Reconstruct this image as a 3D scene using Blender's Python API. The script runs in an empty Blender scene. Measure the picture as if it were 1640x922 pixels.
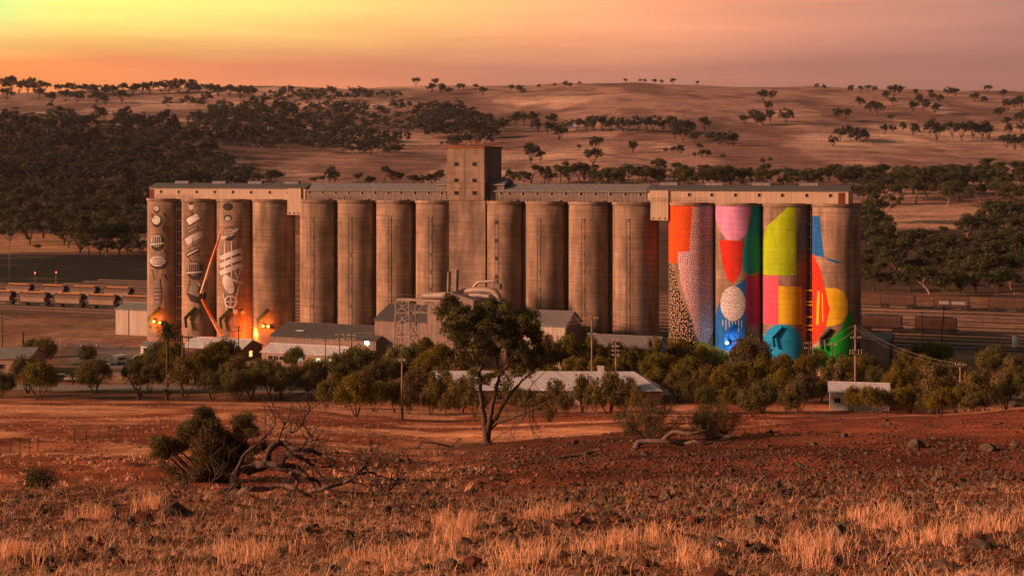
import bpy, math, random
import numpy as np
from mathutils import Vector, Matrix

# ------------------------------------------------------------------ basics
F = 2278.0          # focal length in photograph pixels (50 mm on 36 mm)
CX, HY, CZ = 820.0, 277.0, 42.6
scn = bpy.context.scene
C = scn.collection
R = math.radians
rnd = random.Random(7)
nr = np.random.default_rng(11)

def pt(x, y, Y):
    """photo pixel + distance -> world point"""
    return Vector(((x - CX) / F * Y, Y, CZ - (y - HY) / F * Y))

# ------------------------------------------------------------------ noise
def vnoise(x, y, seed=0):
    xi = np.floor(x).astype(np.int64); yi = np.floor(y).astype(np.int64)
    xf = x - xi; yf = y - yi
    def h(a, b):
        n = (a * 374761393 + b * 668265263 + seed * 982451653) & 0xffffffff
        n = ((n ^ (n >> 13)) * 1274126177) & 0xffffffff
        return ((n ^ (n >> 16)) & 0xffff) / 65535.0
    u = xf * xf * (3 - 2 * xf); v = yf * yf * (3 - 2 * yf)
    return (h(xi, yi) * (1 - u) + h(xi + 1, yi) * u) * (1 - v) + (h(xi, yi + 1) * (1 - u) + h(xi + 1, yi + 1) * u) * v

def fbm(x, y, seed=0, octs=4):
    t = 0; a = 0.5; s = 0
    for o in range(octs):
        t = t + a * vnoise(x * 2 ** o, y * 2 ** o, seed + o * 17); s += a; a *= 0.5
    return t / s

# ------------------------------------------------------------------ terrain
def smooth(a, k, axis):
    if k < 2: return a
    w = np.hanning(k * 2 + 1); w /= w.sum()
    p = [(0, 0), (0, 0)]; p[axis] = (k, k)
    b = np.pad(a, p, mode='edge')
    return np.apply_along_axis(lambda m: np.convolve(m, w, mode='valid'), axis, b)

COLS = np.arange(-240, 1881, 8.0)
def make_table(spec, Ys, kx, ky):
    px = sorted(spec)
    tab = np.zeros((len(px), len(Ys)))
    for i, p in enumerate(px):
        a = np.array(spec[p], float)
        z = CZ - (a[:, 1] - HY) / F * a[:, 0]
        tab[i] = np.interp(Ys, a[:, 0], z)
    full = np.array([np.interp(COLS, px, tab[:, j]) for j in range(len(Ys))]).T
    return smooth(smooth(full, ky, 1), kx, 0)

Z0 = lambda Y: HY + F * CZ / Y
NEAR_Y = np.arange(0, 421, 1.0)
def near(*rows):
    rows = [list(r) for r in rows]
    (a, ya), (b, yb) = rows[0], rows[1]
    za, zb = CZ - (ya - HY) / F * a, CZ - (yb - HY) / F * b
    s = (zb - za) / (b - a)
    pre = []
    for Y in (1.0, 8.0, 15.0):
        z = za + s * (Y - a); pre.append([Y, HY + (CZ - z) * F / Y])
    return pre + rows + [[280, Z0(280)], [420, Z0(420)]]
NEAR = make_table({
    0:    near((22, 925), (45, 800), (70, 757), (100, 722), (140, 690), (170, 674), (200, 660), (235, 647), (260, 640)),
    400:  near((22, 925), (45, 803), (60, 782), (75, 757), (100, 726), (140, 693), (170, 676), (200, 662), (235, 650), (260, 645)),
    700:  near((22, 925), (45, 805), (70, 768), (100, 742), (118, 728), (140, 712), (170, 697), (200, 684), (215, 678), (235, 668), (255, 658)),
    860:  near((22, 925), (45, 803), (70, 760), (100, 720), (113, 707), (140, 704), (170, 690), (200, 676), (235, 664), (255, 657)),
    1000: near((22, 925), (45, 800), (70, 752), (100, 706), (115, 691), (140, 696), (170, 686), (200, 672), (235, 662), (255, 657)),
    1300: near((22, 922), (45, 795), (70, 742), (100, 700), (128, 676), (150, 682), (200, 674), (235, 665), (255, 657)),
    1640: near((22, 920), (45, 790), (70, 735), (100, 688), (130, 656), (142, 651), (170, 664), (200, 667), (255, 657)),
}, NEAR_Y, 8, 7)
FAR_Y = np.arange(420, 6001, 20.0)
def far(*rows):
    return [[420, Z0(420)], [650, Z0(650)]] + [list(r) for r in rows]
FAR = make_table({
    0:    far((760, 400), (850, 383), (1000, 340), (1200, 290), (1500, 225), (1720, 193), (2000, 184), (2400, 166), (2800, 149), (3000, 147), (3600, 200), (6000, 280)),
    250:  far((760, 400), (850, 383), (1000, 340), (1200, 290), (1500, 226), (1720, 200), (2000, 188), (2400, 166), (2800, 147), (3000, 145), (3600, 200), (6000, 280)),
    420:  far((760, 400), (850, 384), (1000, 345), (1200, 298), (1500, 243), (1800, 212), (2200, 183), (2500, 160), (2900, 141), (3000, 141), (3600, 200), (6000, 280)),
    700:  far((760, 400), (850, 384), (1000, 345), (1200, 298), (1500, 248), (1800, 216), (2200, 182), (2500, 158), (2900, 139), (3000, 139), (3600, 200), (6000, 280)),
    860:  far((760, 400), (850, 384), (1000, 342), (1200, 296), (1500, 246), (1800, 210), (2150, 178), (2450, 152), (2750, 138), (2900, 137), (3600, 200), (6000, 280)),
    1000: far((760, 400), (850, 384), (1000, 340), (1200, 296), (1500, 244), (1800, 206), (2100, 174), (2400, 146), (2650, 131), (2800, 131), (3600, 200), (6000, 280)),
    1300: far((760, 400), (850, 383), (1000, 335), (1200, 292), (1500, 241), (1800, 206), (2200, 169), (2600, 142), (2850, 137), (3000, 137), (3600, 200), (6000, 280)),
    1640: far((760, 400), (850, 383), (1000, 335), (1200, 293), (1500, 245), (1800, 210), (2200, 176), (2600, 153), (2900, 147), (3000, 147), (3600, 200), (6000, 280)),
}, FAR_Y, 9, 6)

def tlook(tab, Ys, px, Y):
    ci = np.clip((px - COLS[0]) / 8.0, 0, len(COLS) - 1.001); i = ci.astype(int); u = ci - i
    cj = np.clip((Y - Ys[0]) / (Ys[1] - Ys[0]), 0, len(Ys) - 1.001); j = cj.astype(int); v = cj - j
    return (tab[i, j] * (1 - u) + tab[i + 1, j] * u) * (1 - v) + (tab[i, j + 1] * (1 - u) + tab[i + 1, j + 1] * u) * v

def sstep(a, b, x):
    t = np.clip((x - a) / (b - a), 0, 1); return t * t * (3 - 2 * t)

def ground_z(X, Y):
    X = np.asarray(X, float); Y = np.asarray(Y, float)
    px = CX + F * X / np.maximum(Y, 14.0)
    Yc = np.maximum(Y, 0.0)
    z = np.where(Yc < 420, tlook(NEAR, NEAR_Y, px, np.minimum(Yc, 419.9)), tlook(FAR, FAR_Y, px, np.maximum(Yc, 420.1)))
    hill = sstep(900, 1500, Y)
    z = z + hill * ((fbm(X / 330, Y / 330, 3) - .5) * 23 + (fbm(X / 90, Y / 130, 9) - .5) * 5)
    rough = 1 - sstep(110, 190, Y)
    z = z + rough * ((fbm(X / 6, Y / 6, 5) - .5) * .75 + (fbm(X / 1.1, Y / 1.1, 21, 3) - .5) * .26)
    mid = sstep(60, 120, Y) * (1 - sstep(225, 262, Y))
    z = z + mid * (fbm(X / 14, Y / 14, 8) - .5) * .7
    return z

def gz(X, Y): return float(ground_z(np.array([X]), np.array([Y]))[0])

MARCH = np.concatenate([np.arange(12, 420, .5), np.arange(420, 3400, 5.0)])
def ground_at(x, y):
    """first ground point that the photograph shows at pixel (x, y)"""
    X = (x - CX) / F * MARCH
    z = ground_z(X, MARCH)
    yp = HY + (CZ - z) / MARCH * F
    k = np.nonzero(yp <= y)[0]
    if len(k) == 0:
        i = int(np.argmin(yp))
    else:
        i = int(k[0])
    return Vector((X[i], MARCH[i], z[i]))

def G(x, Y):
    X = (x - CX) / F * Y
    return Vector((X, Y, gz(X, Y)))

# row of silos: local frame
P0 = np.array([-93.187, 366.0]); U = np.array([0.92966, -0.36842]); N = np.array([0.36842, 0.92966])
ROT = math.atan2(U[1], U[0])
SR, SH = 5.2, 36.0
SILO_S = [5.6 + 10.4 * i for i in range(4)] + [50.2 + 10.4 * i for i in range(4)] + [98.8 + 10.4 * i for i in range(4)] + [143.0 + 10.4 * i for i in range(4)]
def row(s, off=0.0, z=0.0):
    p = P0 + U * s + N * off
    return Vector((p[0], p[1], z))
def s_at(px, off=0.0):
    t = (px - CX) / F
    a = P0 + N * off
    return float((t * a[1] - a[0]) / (U[0] - t * U[1]))
def nof(p): return float(np.dot(N, np.array([p[0], p[1]])) - np.dot(N, P0))
def sof(p): return float(np.dot(U, np.array([p[0], p[1]]) - P0))

# ------------------------------------------------------------------ objects
def link(o, parent=None):
    C.objects.link(o)
    if parent is not None: o.parent = parent
    return o

def props(o, label=None, cat=None, group=None, kind=None):
    if label: o['label'] = label
    if cat: o['category'] = cat
    if group: o['group'] = group
    if kind: o['kind'] = kind
    return o

def thing(name, label, cat, loc=(0, 0, 0), rotz=0.0, group=None):
    o = bpy.data.objects.new(name, None)
    o.empty_display_size = 0.5
    o.location = loc; o.rotation_euler = (0, 0, rotz)
    link(o)
    return props(o, label, cat, group)

class MB:
    def __init__(s): s.v = []; s.f = []; s.m = []; s.uv = None
    def quad(s, *p, m=0):
        i = len(s.v); s.v += [tuple(q) for q in p]; s.f.append(tuple(range(i, i + len(p)))); s.m.append(m); return s
    def box(s, x0, x1, y0, y1, z0, z1, m=0):
        i = len(s.v)
        s.v += [(x, y, z) for z in (z0, z1) for y in (y0, y1) for x in (x0, x1)]
        for f in ((0, 2, 3, 1), (4, 5, 7, 6), (0, 1, 5, 4), (2, 6, 7, 3), (0, 4, 6, 2), (1, 3, 7, 5)):
            s.f.append(tuple(i + k for k in f)); s.m.append(m)
        return s
    def prism(s, poly, d, m=0):
        """poly: 3D points, extruded along d"""
        i = len(s.v); n = len(poly); d = Vector(d)
        s.v += [tuple(p) for p in poly] + [tuple(Vector(p) + d) for p in poly]
        s.f.append(tuple(range(i, i + n))[::-1]); s.m.append(m)
        s.f.append(tuple(range(i + n, i + 2 * n))); s.m.append(m)
        for k in range(n):
            l = (k + 1) % n
            s.f.append((i + k, i + l, i + n + l, i + n + k)); s.m.append(m)
        return s
    def tube(s, pts, rad, n=6, m=0, cap=True):
        pts = [Vector(p) for p in pts]
        if not hasattr(rad, '__len__'): rad = [rad] * len(pts)
        base = len(s.v); ref = None
        for k, p in enumerate(pts):
            d = (pts[min(k + 1, len(pts) - 1)] - pts[max(k - 1, 0)])
            if d.length < 1e-9: d = Vector((0, 0, 1))
            d.normalize()
            if ref is None:
                ref = Vector((1, 0, 0)) if abs(d.x) < .8 else Vector((0, 1, 0))
            a = d.cross(ref); a.normalize(); b = d.cross(a); ref = -b if False else ref
            for j in range(n):
                t = 2 * math.pi * j / n
                s.v.append(tuple(p + (a * math.cos(t) + b * math.sin(t)) * rad[k]))
        for k in range(len(pts) - 1):
            for j in range(n):
                l = (j + 1) % n
                s.f.append((base + k * n + j, base + (k + 1) * n + j, base + (k + 1) * n + l, base + k * n + l)); s.m.append(m)
        if cap:
            s.f.append(tuple(base + j for j in range(n))); s.m.append(m)
            e = base + (len(pts) - 1) * n
            s.f.append(tuple(e + j for j in range(n))[::-1]); s.m.append(m)
        return s
    def beam(s, a, b, w, m=0):
        return s.tube([a, b], w * .7071, 4, m)
    def ball(s, c, r, m=0, nu=10, nv=6):
        c = Vector(c); rr = Vector(r) if hasattr(r, '__len__') else Vector((r, r, r)); i = len(s.v)
        for a in range(nv + 1):
            th = math.pi * a / nv
            for b in range(nu):
                ph = 2 * math.pi * b / nu
                s.v.append((c.x + rr.x * math.sin(th) * math.cos(ph), c.y + rr.y * math.sin(th) * math.sin(ph), c.z + rr.z * math.cos(th)))
        for a in range(nv):
            for b in range(nu):
                q = (b + 1) % nu
                s.f.append((i + a * nu + b, i + (a + 1) * nu + b, i + (a + 1) * nu + q, i + a * nu + q)); s.m.append(m)
        return s
    def mesh(s, name, mats, smooth=False):
        me = bpy.data.meshes.new(name)
        me.from_pydata(s.v, [], s.f)
        for mt in (mats if isinstance(mats, (list, tuple)) else [mats]): me.materials.append(mt)
        if any(s.m): me.polygons.foreach_set('material_index', s.m)
        if smooth: me.polygons.foreach_set('use_smooth', [True] * len(me.polygons))
        if s.uv:
            uvl = me.uv_layers.new(name='UVMap')
            flat = []
            for f in s.f:
                for vi in f: flat += s.uv[vi]
            uvl.data.foreach_set('uv', flat)
        me.update()
        return me
    def build(s, name, mats, parent=None, smooth=False, loc=(0, 0, 0), rot=(0, 0, 0)):
        o = bpy.data.objects.new(name, s.mesh(name, mats, smooth))
        o.location = loc; o.rotation_euler = rot
        return link(o, parent)

def np_mesh(name, verts, faces, mats, cols=None, smooth=False, midx=None):
    """verts Nx3, faces MxK (constant K), cols Mx3 per face"""
    me = bpy.data.meshes.new(name)
    n, (m, k) = len(verts), faces.shape
    me.vertices.add(n); me.vertices.foreach_set('co', np.ascontiguousarray(verts, np.float32).ravel())
    me.loops.add(m * k); me.loops.foreach_set('vertex_index', np.ascontiguousarray(faces, np.int32).ravel())
    me.polygons.add(m)
    me.polygons.foreach_set('loop_start', np.arange(0, m * k, k, dtype=np.int32))
    for mt in (mats if isinstance(mats, (list, tuple)) else [mats]): me.materials.append(mt)
    if midx is not None: me.polygons.foreach_set('material_index', np.ascontiguousarray(midx, np.int32))
    me.polygons.foreach_set('use_smooth', np.full(m, smooth, dtype=bool))
    me.update(calc_edges=True)
    if cols is not None:
        at = me.attributes.new('Col', 'FLOAT_COLOR', 'FACE')
        c4 = np.ones((m, 4), np.float32); c4[:, :3] = cols
        at.data.foreach_set('color', c4.ravel())
    me.validate()
    return me

# ------------------------------------------------------------------ materials
def new_mat(name):
    m = bpy.data.materials.new(name); m.use_nodes = True
    nt = m.node_tree; nt.nodes.clear()
    out = nt.nodes.new('ShaderNodeOutputMaterial'); b = nt.nodes.new('ShaderNodeBsdfPrincipled')
    nt.links.new(b.outputs[0], out.inputs[0])
    b.inputs['Roughness'].default_value = .85
    b.inputs['Specular IOR Level'].default_value = .25
    return m, nt, b

class NT:
    """small node helper"""
    def __init__(s, nt): s.nt = nt
    def n(s, t, **kw):
        nd = s.nt.nodes.new(t)
        for k, v in kw.items(): setattr(nd, k, v)
        return nd
    def l(s, a, b): s.nt.links.new(a, b)
    def math(s, op, a, b=None, c=None):
        nd = s.n('ShaderNodeMath', operation=op)
        for i, v in enumerate((a, b, c)):
            if v is None: continue
            if hasattr(v, 'links'): s.l(v, nd.inputs[i])
            else: nd.inputs[i].default_value = v
        return nd.outputs[0]
    def mix(s, fac, a, b, mode='MIX'):
        nd = s.n('ShaderNodeMix', data_type='RGBA', blend_type=mode)
        for i, v in ((0, fac), (6, a), (7, b)):
            if hasattr(v, 'links'): s.l(v, nd.inputs[i])
            else: nd.inputs[i].default_value = (v if i == 0 else (*v, 1) if len(v) == 3 else v)
        return nd.outputs[2]
    def coord(s, kind='Object', scale=(1, 1, 1), loc=None):
        tc = s.n('ShaderNodeTexCoord'); mp = s.n('ShaderNodeMapping')
        s.l(tc.outputs[kind], mp.inputs[0]); mp.inputs['Scale'].default_value = scale
        if loc is not None: s.l(loc, mp.inputs['Location'])
        return mp.outputs[0]
    def noise(s, vec, scale=1, detail=5, rough=.6, out=0):
        nd = s.n('ShaderNodeTexNoise'); s.l(vec, nd.inputs['Vector'])
        nd.inputs['Scale'].default_value = scale; nd.inputs['Detail'].default_value = detail; nd.inputs['Roughness'].default_value = rough
        return nd.outputs[out]
    def ramp(s, fac, stops):
        nd = s.n('ShaderNodeValToRGB'); s.l(fac, nd.inputs[0])
        cr = nd.color_ramp
        while len(cr.elements) < len(stops): cr.elements.new(.5)
        for e, (p, c) in zip(cr.elements, stops):
            e.position = p; e.color = (c, c, c, 1) if not hasattr(c, '__len__') else (*c, 1)
        return nd.outputs[0]
    def bump(s, h, strength=.4, dist=.1):
        nd = s.n('ShaderNodeBump'); s.l(h, nd.inputs['Height'])
        nd.inputs['Strength'].default_value = strength; nd.inputs['Distance'].default_value = dist
        return nd.outputs[0]

def worn(name, col, rough=.8, var=.45, scale=.8, dirt=(.12, .08, .06), dirt_amt=.35, metal=0.0, bump=.15):
    """paint, timber, metal: noise tone, dirt patches"""
    m, nt, b = new_mat(name); k = NT(nt)
    oi = k.n('ShaderNodeObjectInfo')
    v = k.coord('Object')
    a = k.noise(v, scale, 6)
    tone = k.ramp(a, [(.25, 1 - var), (.75, 1 + var * .4)])
    c = k.mix(1.0, col, tone, 'MULTIPLY')
    d = k.ramp(k.noise(v, scale * 2.7, 5, .7), [(.5, 0.0), (.72, 1.0)])
    d = k.math('MULTIPLY', d, dirt_amt)
    c = k.mix(d, c, dirt)
    k.l(c, b.inputs['Base Color']); b.inputs['Roughness'].default_value = rough; b.inputs['Metallic'].default_value = metal
    if bump: k.l(k.bump(a, bump, .05), b.inputs['Normal'])
    return m

def corrugated(name, col, pitch=.25, rough=.55, metal=.25, streak=.5, rust=.2, depth=.6):
    m, nt, b = new_mat(name); k = NT(nt)
    v = k.coord('Object')
    sp = k.n('ShaderNodeSeparateXYZ'); k.l(v, sp.inputs[0])
    xy = k.math('ADD', sp.outputs[0], sp.outputs[1])
    w = k.math('SINE', k.math('MULTIPLY', xy, 2 * math.pi / pitch))
    sheet = k.math('FRACT', k.math('MULTIPLY', xy, 1 / 1.1))
    seam = k.math('LESS_THAN', sheet, .06)
    sheetid = k.math('FLOOR', k.math('MULTIPLY', xy, 1 / 1.1))
    wn = k.n('ShaderNodeTexWhiteNoise', noise_dimensions='1D'); k.l(sheetid, wn.inputs['W'])
    cmb = k.n('ShaderNodeCombineXYZ'); k.l(xy, cmb.inputs[0]); k.l(k.math('MULTIPLY', sp.outputs[2], .12), cmb.inputs[2])
    st = k.ramp(k.noise(cmb.outputs[0], 2.2, 5, .7), [(.3, 1 - streak), (.7, 1.1)])
    c = k.mix(1.0, col, st, 'MULTIPLY')
    c = k.mix(k.math('MULTIPLY', wn.outputs[0], .3), c, (col[0] * .55, col[1] * .5, col[2] * .5))
    c = k.mix(k.math('MULTIPLY', seam, .45), c, (col[0] * .3, col[1] * .28, col[2] * .28))
    ru = k.ramp(k.noise(v, .5, 6, .7), [(.52, 0.0), (.7, 1.0)])
    c = k.mix(k.math('MULTIPLY', ru, rust), c, (.16, .07, .035))
    k.l(c, b.inputs['Base Color']); b.inputs['Roughness'].default_value = rough; b.inputs['Metallic'].default_value = metal
    k.l(k.bump(w, depth, .04), b.inputs['Normal'])
    return m

def concrete(name, col, uv=True, paint=False):
    m, nt, b = new_mat(name); k = NT(nt)
    oi = k.n('ShaderNodeObjectInfo')
    off = k.n('ShaderNodeCombineXYZ'); k.l(k.math('MULTIPLY', oi.outputs['Random'], 140.0), off.inputs[0]); k.l(k.math('MULTIPLY', oi.outputs['Random'], 37.0), off.inputs[2])
    src = 'UV' if uv else 'Object'
    sc = (lambda a, c: (a, c, 1)) if uv else (lambda a, c: (a, a, c))
    hz = k.noise(k.coord(src, sc(.06, 1.6), off.outputs[0]), 1.6, 7, .72)
    vt = k.noise(k.coord(src, sc(.55, .035), off.outputs[0]), 1.2, 3, .5)
    blotch = k.noise(k.coord(src, sc(.35, .12), off.outputs[0]), 1.0, 5, .6)
    fine = k.noise(k.coord(src, (3, 3, 3), off.outputs[0]), 2.5, 5, .75)
    sp = k.n('ShaderNodeSeparateXYZ'); k.l(k.coord(src), sp.inputs[0])
    zz = sp.outputs[1] if uv else sp.outputs[2]
    fr = k.math('FRACT', k.math('MULTIPLY', zz, 1 / 1.22))
    line = k.math('LESS_THAN', fr, .07)
    lvl = k.n('ShaderNodeTexWhiteNoise', noise_dimensions='1D'); k.l(k.math('ADD', k.math('FLOOR', k.math('MULTIPLY', zz, 1 / 1.22)), k.math('MULTIPLY', oi.outputs['Random'], 91.0)), lvl.inputs['W'])
    amt = .5 if paint else 1.0
    t = k.ramp(hz, [(.28, 1 - .45 * amt), (.72, 1 + .28 * amt)])
    c = k.mix(1.0, col, t, 'MULTIPLY')
    c = k.mix(1.0, c, k.ramp(vt, [(.3, 1 - .30 * amt), (.65, 1.06)]), 'MULTIPLY')
    c = k.mix(1.0, c, k.ramp(blotch, [(.32, 1 - .48 * amt), (.62, 1.14)]), 'MULTIPLY')
    stain = k.noise(k.coord(src, sc(.22, .03), off.outputs[0]), 1.0, 6, .7)
    c = k.mix(k.math('MULTIPLY', k.ramp(stain, [(.52, 0.0), (.66, 1.0)]), .5 * amt), c, (.12, .085, .065))
    c = k.mix(1.0, c, k.ramp(oi.outputs['Random'], [(0, 1 - .16 * amt), (1, 1.08)]), 'MULTIPLY')
    c = k.mix(1.0, c, k.ramp(fine, [(.25, 1 - .45 * amt), (.75, 1 + .25 * amt)]), 'MULTIPLY')
    c = k.mix(k.math('MULTIPLY', lvl.outputs[0], .3 * amt), c, (col[0] * .5, col[1] * .5, col[2] * .5))
    c = k.mix(k.math('MULTIPLY', line, .32 * amt), c, (col[0] * .35, col[1] * .33, col[2] * .33))
    k.l(c, b.inputs['Base Color']); b.inputs['Roughness'].default_value = .9
    h = k.math('ADD', k.math('MULTIPLY', fine, .6), k.math('MULTIPLY', hz, .8))
    k.l(k.bump(h, .35, .08), b.inputs['Normal'])
    return m

def dotted(name, base_a, base_b, dot, scale, size, band=None):
    """painted dots on a painted ground, laid out in metres of wall"""
    m, nt, b = new_mat(name); k = NT(nt)
    v = k.coord('UV')
    vo = k.n('ShaderNodeTexVoronoi', feature='F1', voronoi_dimensions='2D'); k.l(v, vo.inputs['Vector']); vo.inputs['Scale'].default_value = scale; vo.inputs['Randomness'].default_value = .7
    dm = k.math('LESS_THAN', vo.outputs['Distance'], size)
    g = k.mix(k.ramp(k.noise(v, .16, 3), [(.42, 0.0), (.58, 1.0)]), base_a, base_b)
    c = k.mix(dm, g, dot)
    c = k.mix(1.0, c, k.ramp(k.noise(k.coord('UV', (.1, 1.5, 1)), 1.6, 5), [(.3, .75), (.7, 1.1)]), 'MULTIPLY')
    k.l(c, b.inputs['Base Color']); b.inputs['Roughness'].default_value = .85
    return m

def leafmat(name, col, trans=.25, tint=(1, 1, 1)):
    m, nt, b = new_mat(name); k = NT(nt)
    at = k.n('ShaderNodeAttribute', attribute_name='Col')
    oi = k.n('ShaderNodeObjectInfo')
    c = k.mix(1.0, col, at.outputs['Color'], 'MULTIPLY')
    c2 = k.mix(k.math('MULTIPLY', oi.outputs['Random'], .75), c, k.mix(1.0, c, tint, 'MULTIPLY'))
    k.l(c2, b.inputs['Base Color']); b.inputs['Roughness'].default_value = .75; b.inputs['Specular IOR Level'].default_value = .15
    tr = k.n('ShaderNodeBsdfTranslucent'); k.l(c2, tr.inputs[0])
    mx = k.n('ShaderNodeMixShader'); mx.inputs[0].default_value = trans
    out = [n for n in nt.nodes if n.type == 'OUTPUT_MATERIAL'][0]
    k.l(b.outputs[0], mx.inputs[1]); k.l(tr.outputs[0], mx.inputs[2]); k.l(mx.outputs[0], out.inputs[0])
    return m

def emit(name, col, s):
    m = bpy.data.materials.new(name); m.use_nodes = True; nt = m.node_tree; nt.nodes.clear()
    o = nt.nodes.new('ShaderNodeOutputMaterial'); e = nt.nodes.new('ShaderNodeEmission')
    e.inputs[0].default_value = (*col, 1); e.inputs[1].default_value = s
    nt.links.new(e.outputs[0], o.inputs[0]); return m

M = {}
M['concrete'] = concrete('silo_concrete', (.44, .30, .21))
M['concrete_flat'] = concrete('tower_concrete', (.43, .305, .225), uv=False)
M['cream_iron'] = corrugated('cream_iron', (.55, .41, .30), .32, streak=.2, rust=.05, metal=.0, depth=.35)
M['grey_iron'] = corrugated('grey_iron', (.24, .19, .17), .32, streak=.5, rust=.3, metal=.1)
M['shed_iron'] = corrugated('shed_iron', (.36, .26, .22), .3, streak=.45, rust=.25, metal=.15)
M['roof_dark'] = corrugated('roof_dark', (.13, .13, .14), .4, streak=.4, rust=.15, metal=.2)
M['roof_grey'] = corrugated('roof_grey', (.30, .29, .30), .3, streak=.45, rust=.12, metal=.3)
M['roof_light'] = corrugated('roof_light', (.82, .80, .83), .3, streak=.35, rust=.06, metal=.3)
M['white_iron'] = corrugated('white_iron', (.62, .52, .43), .3, streak=.25, rust=.08, metal=.05)
M['white_paint'] = worn('white_paint', (.68, .64, .6), .7, .25)
M['cottage_wall'] = worn('cottage_wall', (.44, .42, .40), .8, .3)
M['tan_wall'] = worn('tan_wall', (.45, .30, .22), .85, .3)
M['rust'] = worn('rust', (.30, .10, .04), .85, .5)
M['steel'] = worn('steel', (.20, .16, .14), .6, .4, metal=.4)
M['steel_pink'] = worn('steel_galvanised', (.45, .36, .32), .55, .3, metal=.3)
M['dark_steel'] = worn('dark_steel', (.045, .04, .04), .6, .4, metal=.2)
M['glass'] = worn('dark_glass', (.02, .02, .022), .15, .2, dirt_amt=.2, bump=0)
M['frame_white'] = worn('window_frame', (.55, .45, .38), .7, .2)
M['maroon'] = worn('maroon_door', (.16, .03, .025), .7, .3)
M['green_steel'] = worn('green_steel', (.05, .085, .06), .6, .4)
M['wood'] = worn('pole_timber', (.30, .20, .13), .9, .5, 1.5)
M['wood_dark'] = worn('dark_timber', (.10, .07, .05), .9, .5, 1.5)
M['bark'] = worn('bark', (.115, .065, .045), .95, .6, 3.0, bump=.8)
M['bark_pale'] = worn('pale_bark', (.36, .25, .18), .9, .5, 1.2)
M['deadwood'] = worn('dead_wood', (.13, .09, .075), .9, .65, 5.0, dirt=(.05, .03, .025), dirt_amt=.7, bump=.9)
M['deadwood_pale'] = worn('dead_wood_pale', (.20, .14, .11), .9, .5, 5.0, dirt=(.08, .05, .035), dirt_amt=.6, bump=.9)
M['orange_paint'] = worn('orange_paint', (.72, .17, .035), .5, .3)
M['boom_pale'] = worn('boom_pale', (.62, .38, .22), .5, .3)
M['red_paint'] = worn('red_paint', (.55, .05, .03), .5, .3)
M['insul'] = worn('insulator', (.6, .55, .5), .4, .1, dirt_amt=.1)
M['wire'] = worn('wire', (.22, .19, .18), .5, .1, dirt_amt=0, bump=0)
M['wagon'] = worn('wagon_brown', (.11, .058, .042), .6, .45, .5, bump=.05)
M['wagon_pale'] = worn('wagon_pale', (.34, .235, .175), .55, .35, .5, bump=.05)
M['wagon_lid'] = worn('wagon_lid', (.70, .30, .08), .55, .3, .6)
M['wagon_grey'] = worn('wagon_grey', (.30, .29, .29), .5, .3, .6)
M['rail'] = worn('rail_steel', (.05, .032, .026), .6, .4)
M['lamp_orange'] = emit('sodium_lamp', (1, .46, .06), 11)
M['lamp_white'] = emit('flood_lamp', (1, .80, .32), 70)
M['lamp_blue'] = emit('cool_lamp', (.65, .85, 1), 25)
M['lamp_red'] = emit('signal_red', (1, .06, .03), 6)
M['lit_window'] = emit('lit_window', (1, .62, .14), 1.1)
M['lit_window_green'] = emit('lit_window_green', (.80, 1, .45), .9)

def brickmat():
    m, nt, b = new_mat('red_brick'); k = NT(nt)
    br = k.n('ShaderNodeTexBrick'); v = k.coord('Object', (1, 1, 1))
    sp = k.n('ShaderNodeSeparateXYZ'); k.l(v, sp.inputs[0])
    cm = k.n('ShaderNodeCombineXYZ'); k.l(k.math('ADD', sp.outputs[0], sp.outputs[1]), cm.inputs[0]); k.l(sp.outputs[2], cm.inputs[1])
    k.l(cm.outputs[0], br.inputs['Vector'])
    br.inputs['Color1'].default_value = (.17, .075, .045, 1); br.inputs['Color2'].default_value = (.12, .05, .032, 1); br.inputs['Mortar'].default_value = (.25, .18, .14, 1)
    br.inputs['Scale'].default_value = 1.0; br.inputs['Brick Width'].default_value = .24; br.inputs['Row Height'].default_value = .086; br.inputs['Mortar Size'].default_value = .008
    k.l(br.outputs[0], b.inputs['Base Color']); return m
M['brick'] = brickmat()
M['leaf_wattle'] = leafmat('wattle_leaf', (.165, .150, .020), .3, (1.4, 1.0, .8))
M['leaf_gum'] = leafmat('gum_leaf', (.105, .104, .030), .25, (1.35, 1.0, .9))
M['leaf_river'] = leafmat('river_leaf', (.055, .066, .030), .2, (1.45, 1.05, .9))
M['leaf_far'] = leafmat('far_leaf', (.046, .054, .042), .2, (1.25, 1.0, .9))
M['leaf_bush'] = leafmat('bush_leaf', (.125, .10, .042), .25, (1.2, 1, .9))
M['leaf_dry'] = leafmat('dry_leaf', (.14, .115, .036), .2, (1.2, 1, .9))
M['leaf_palm'] = leafmat('palm_leaf', (.09, .085, .03), .25, (1.2, 1, .9))
M['straw'] = leafmat('dry_grass', (.80, .46, .27), .3, (1, 1, 1))

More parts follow.
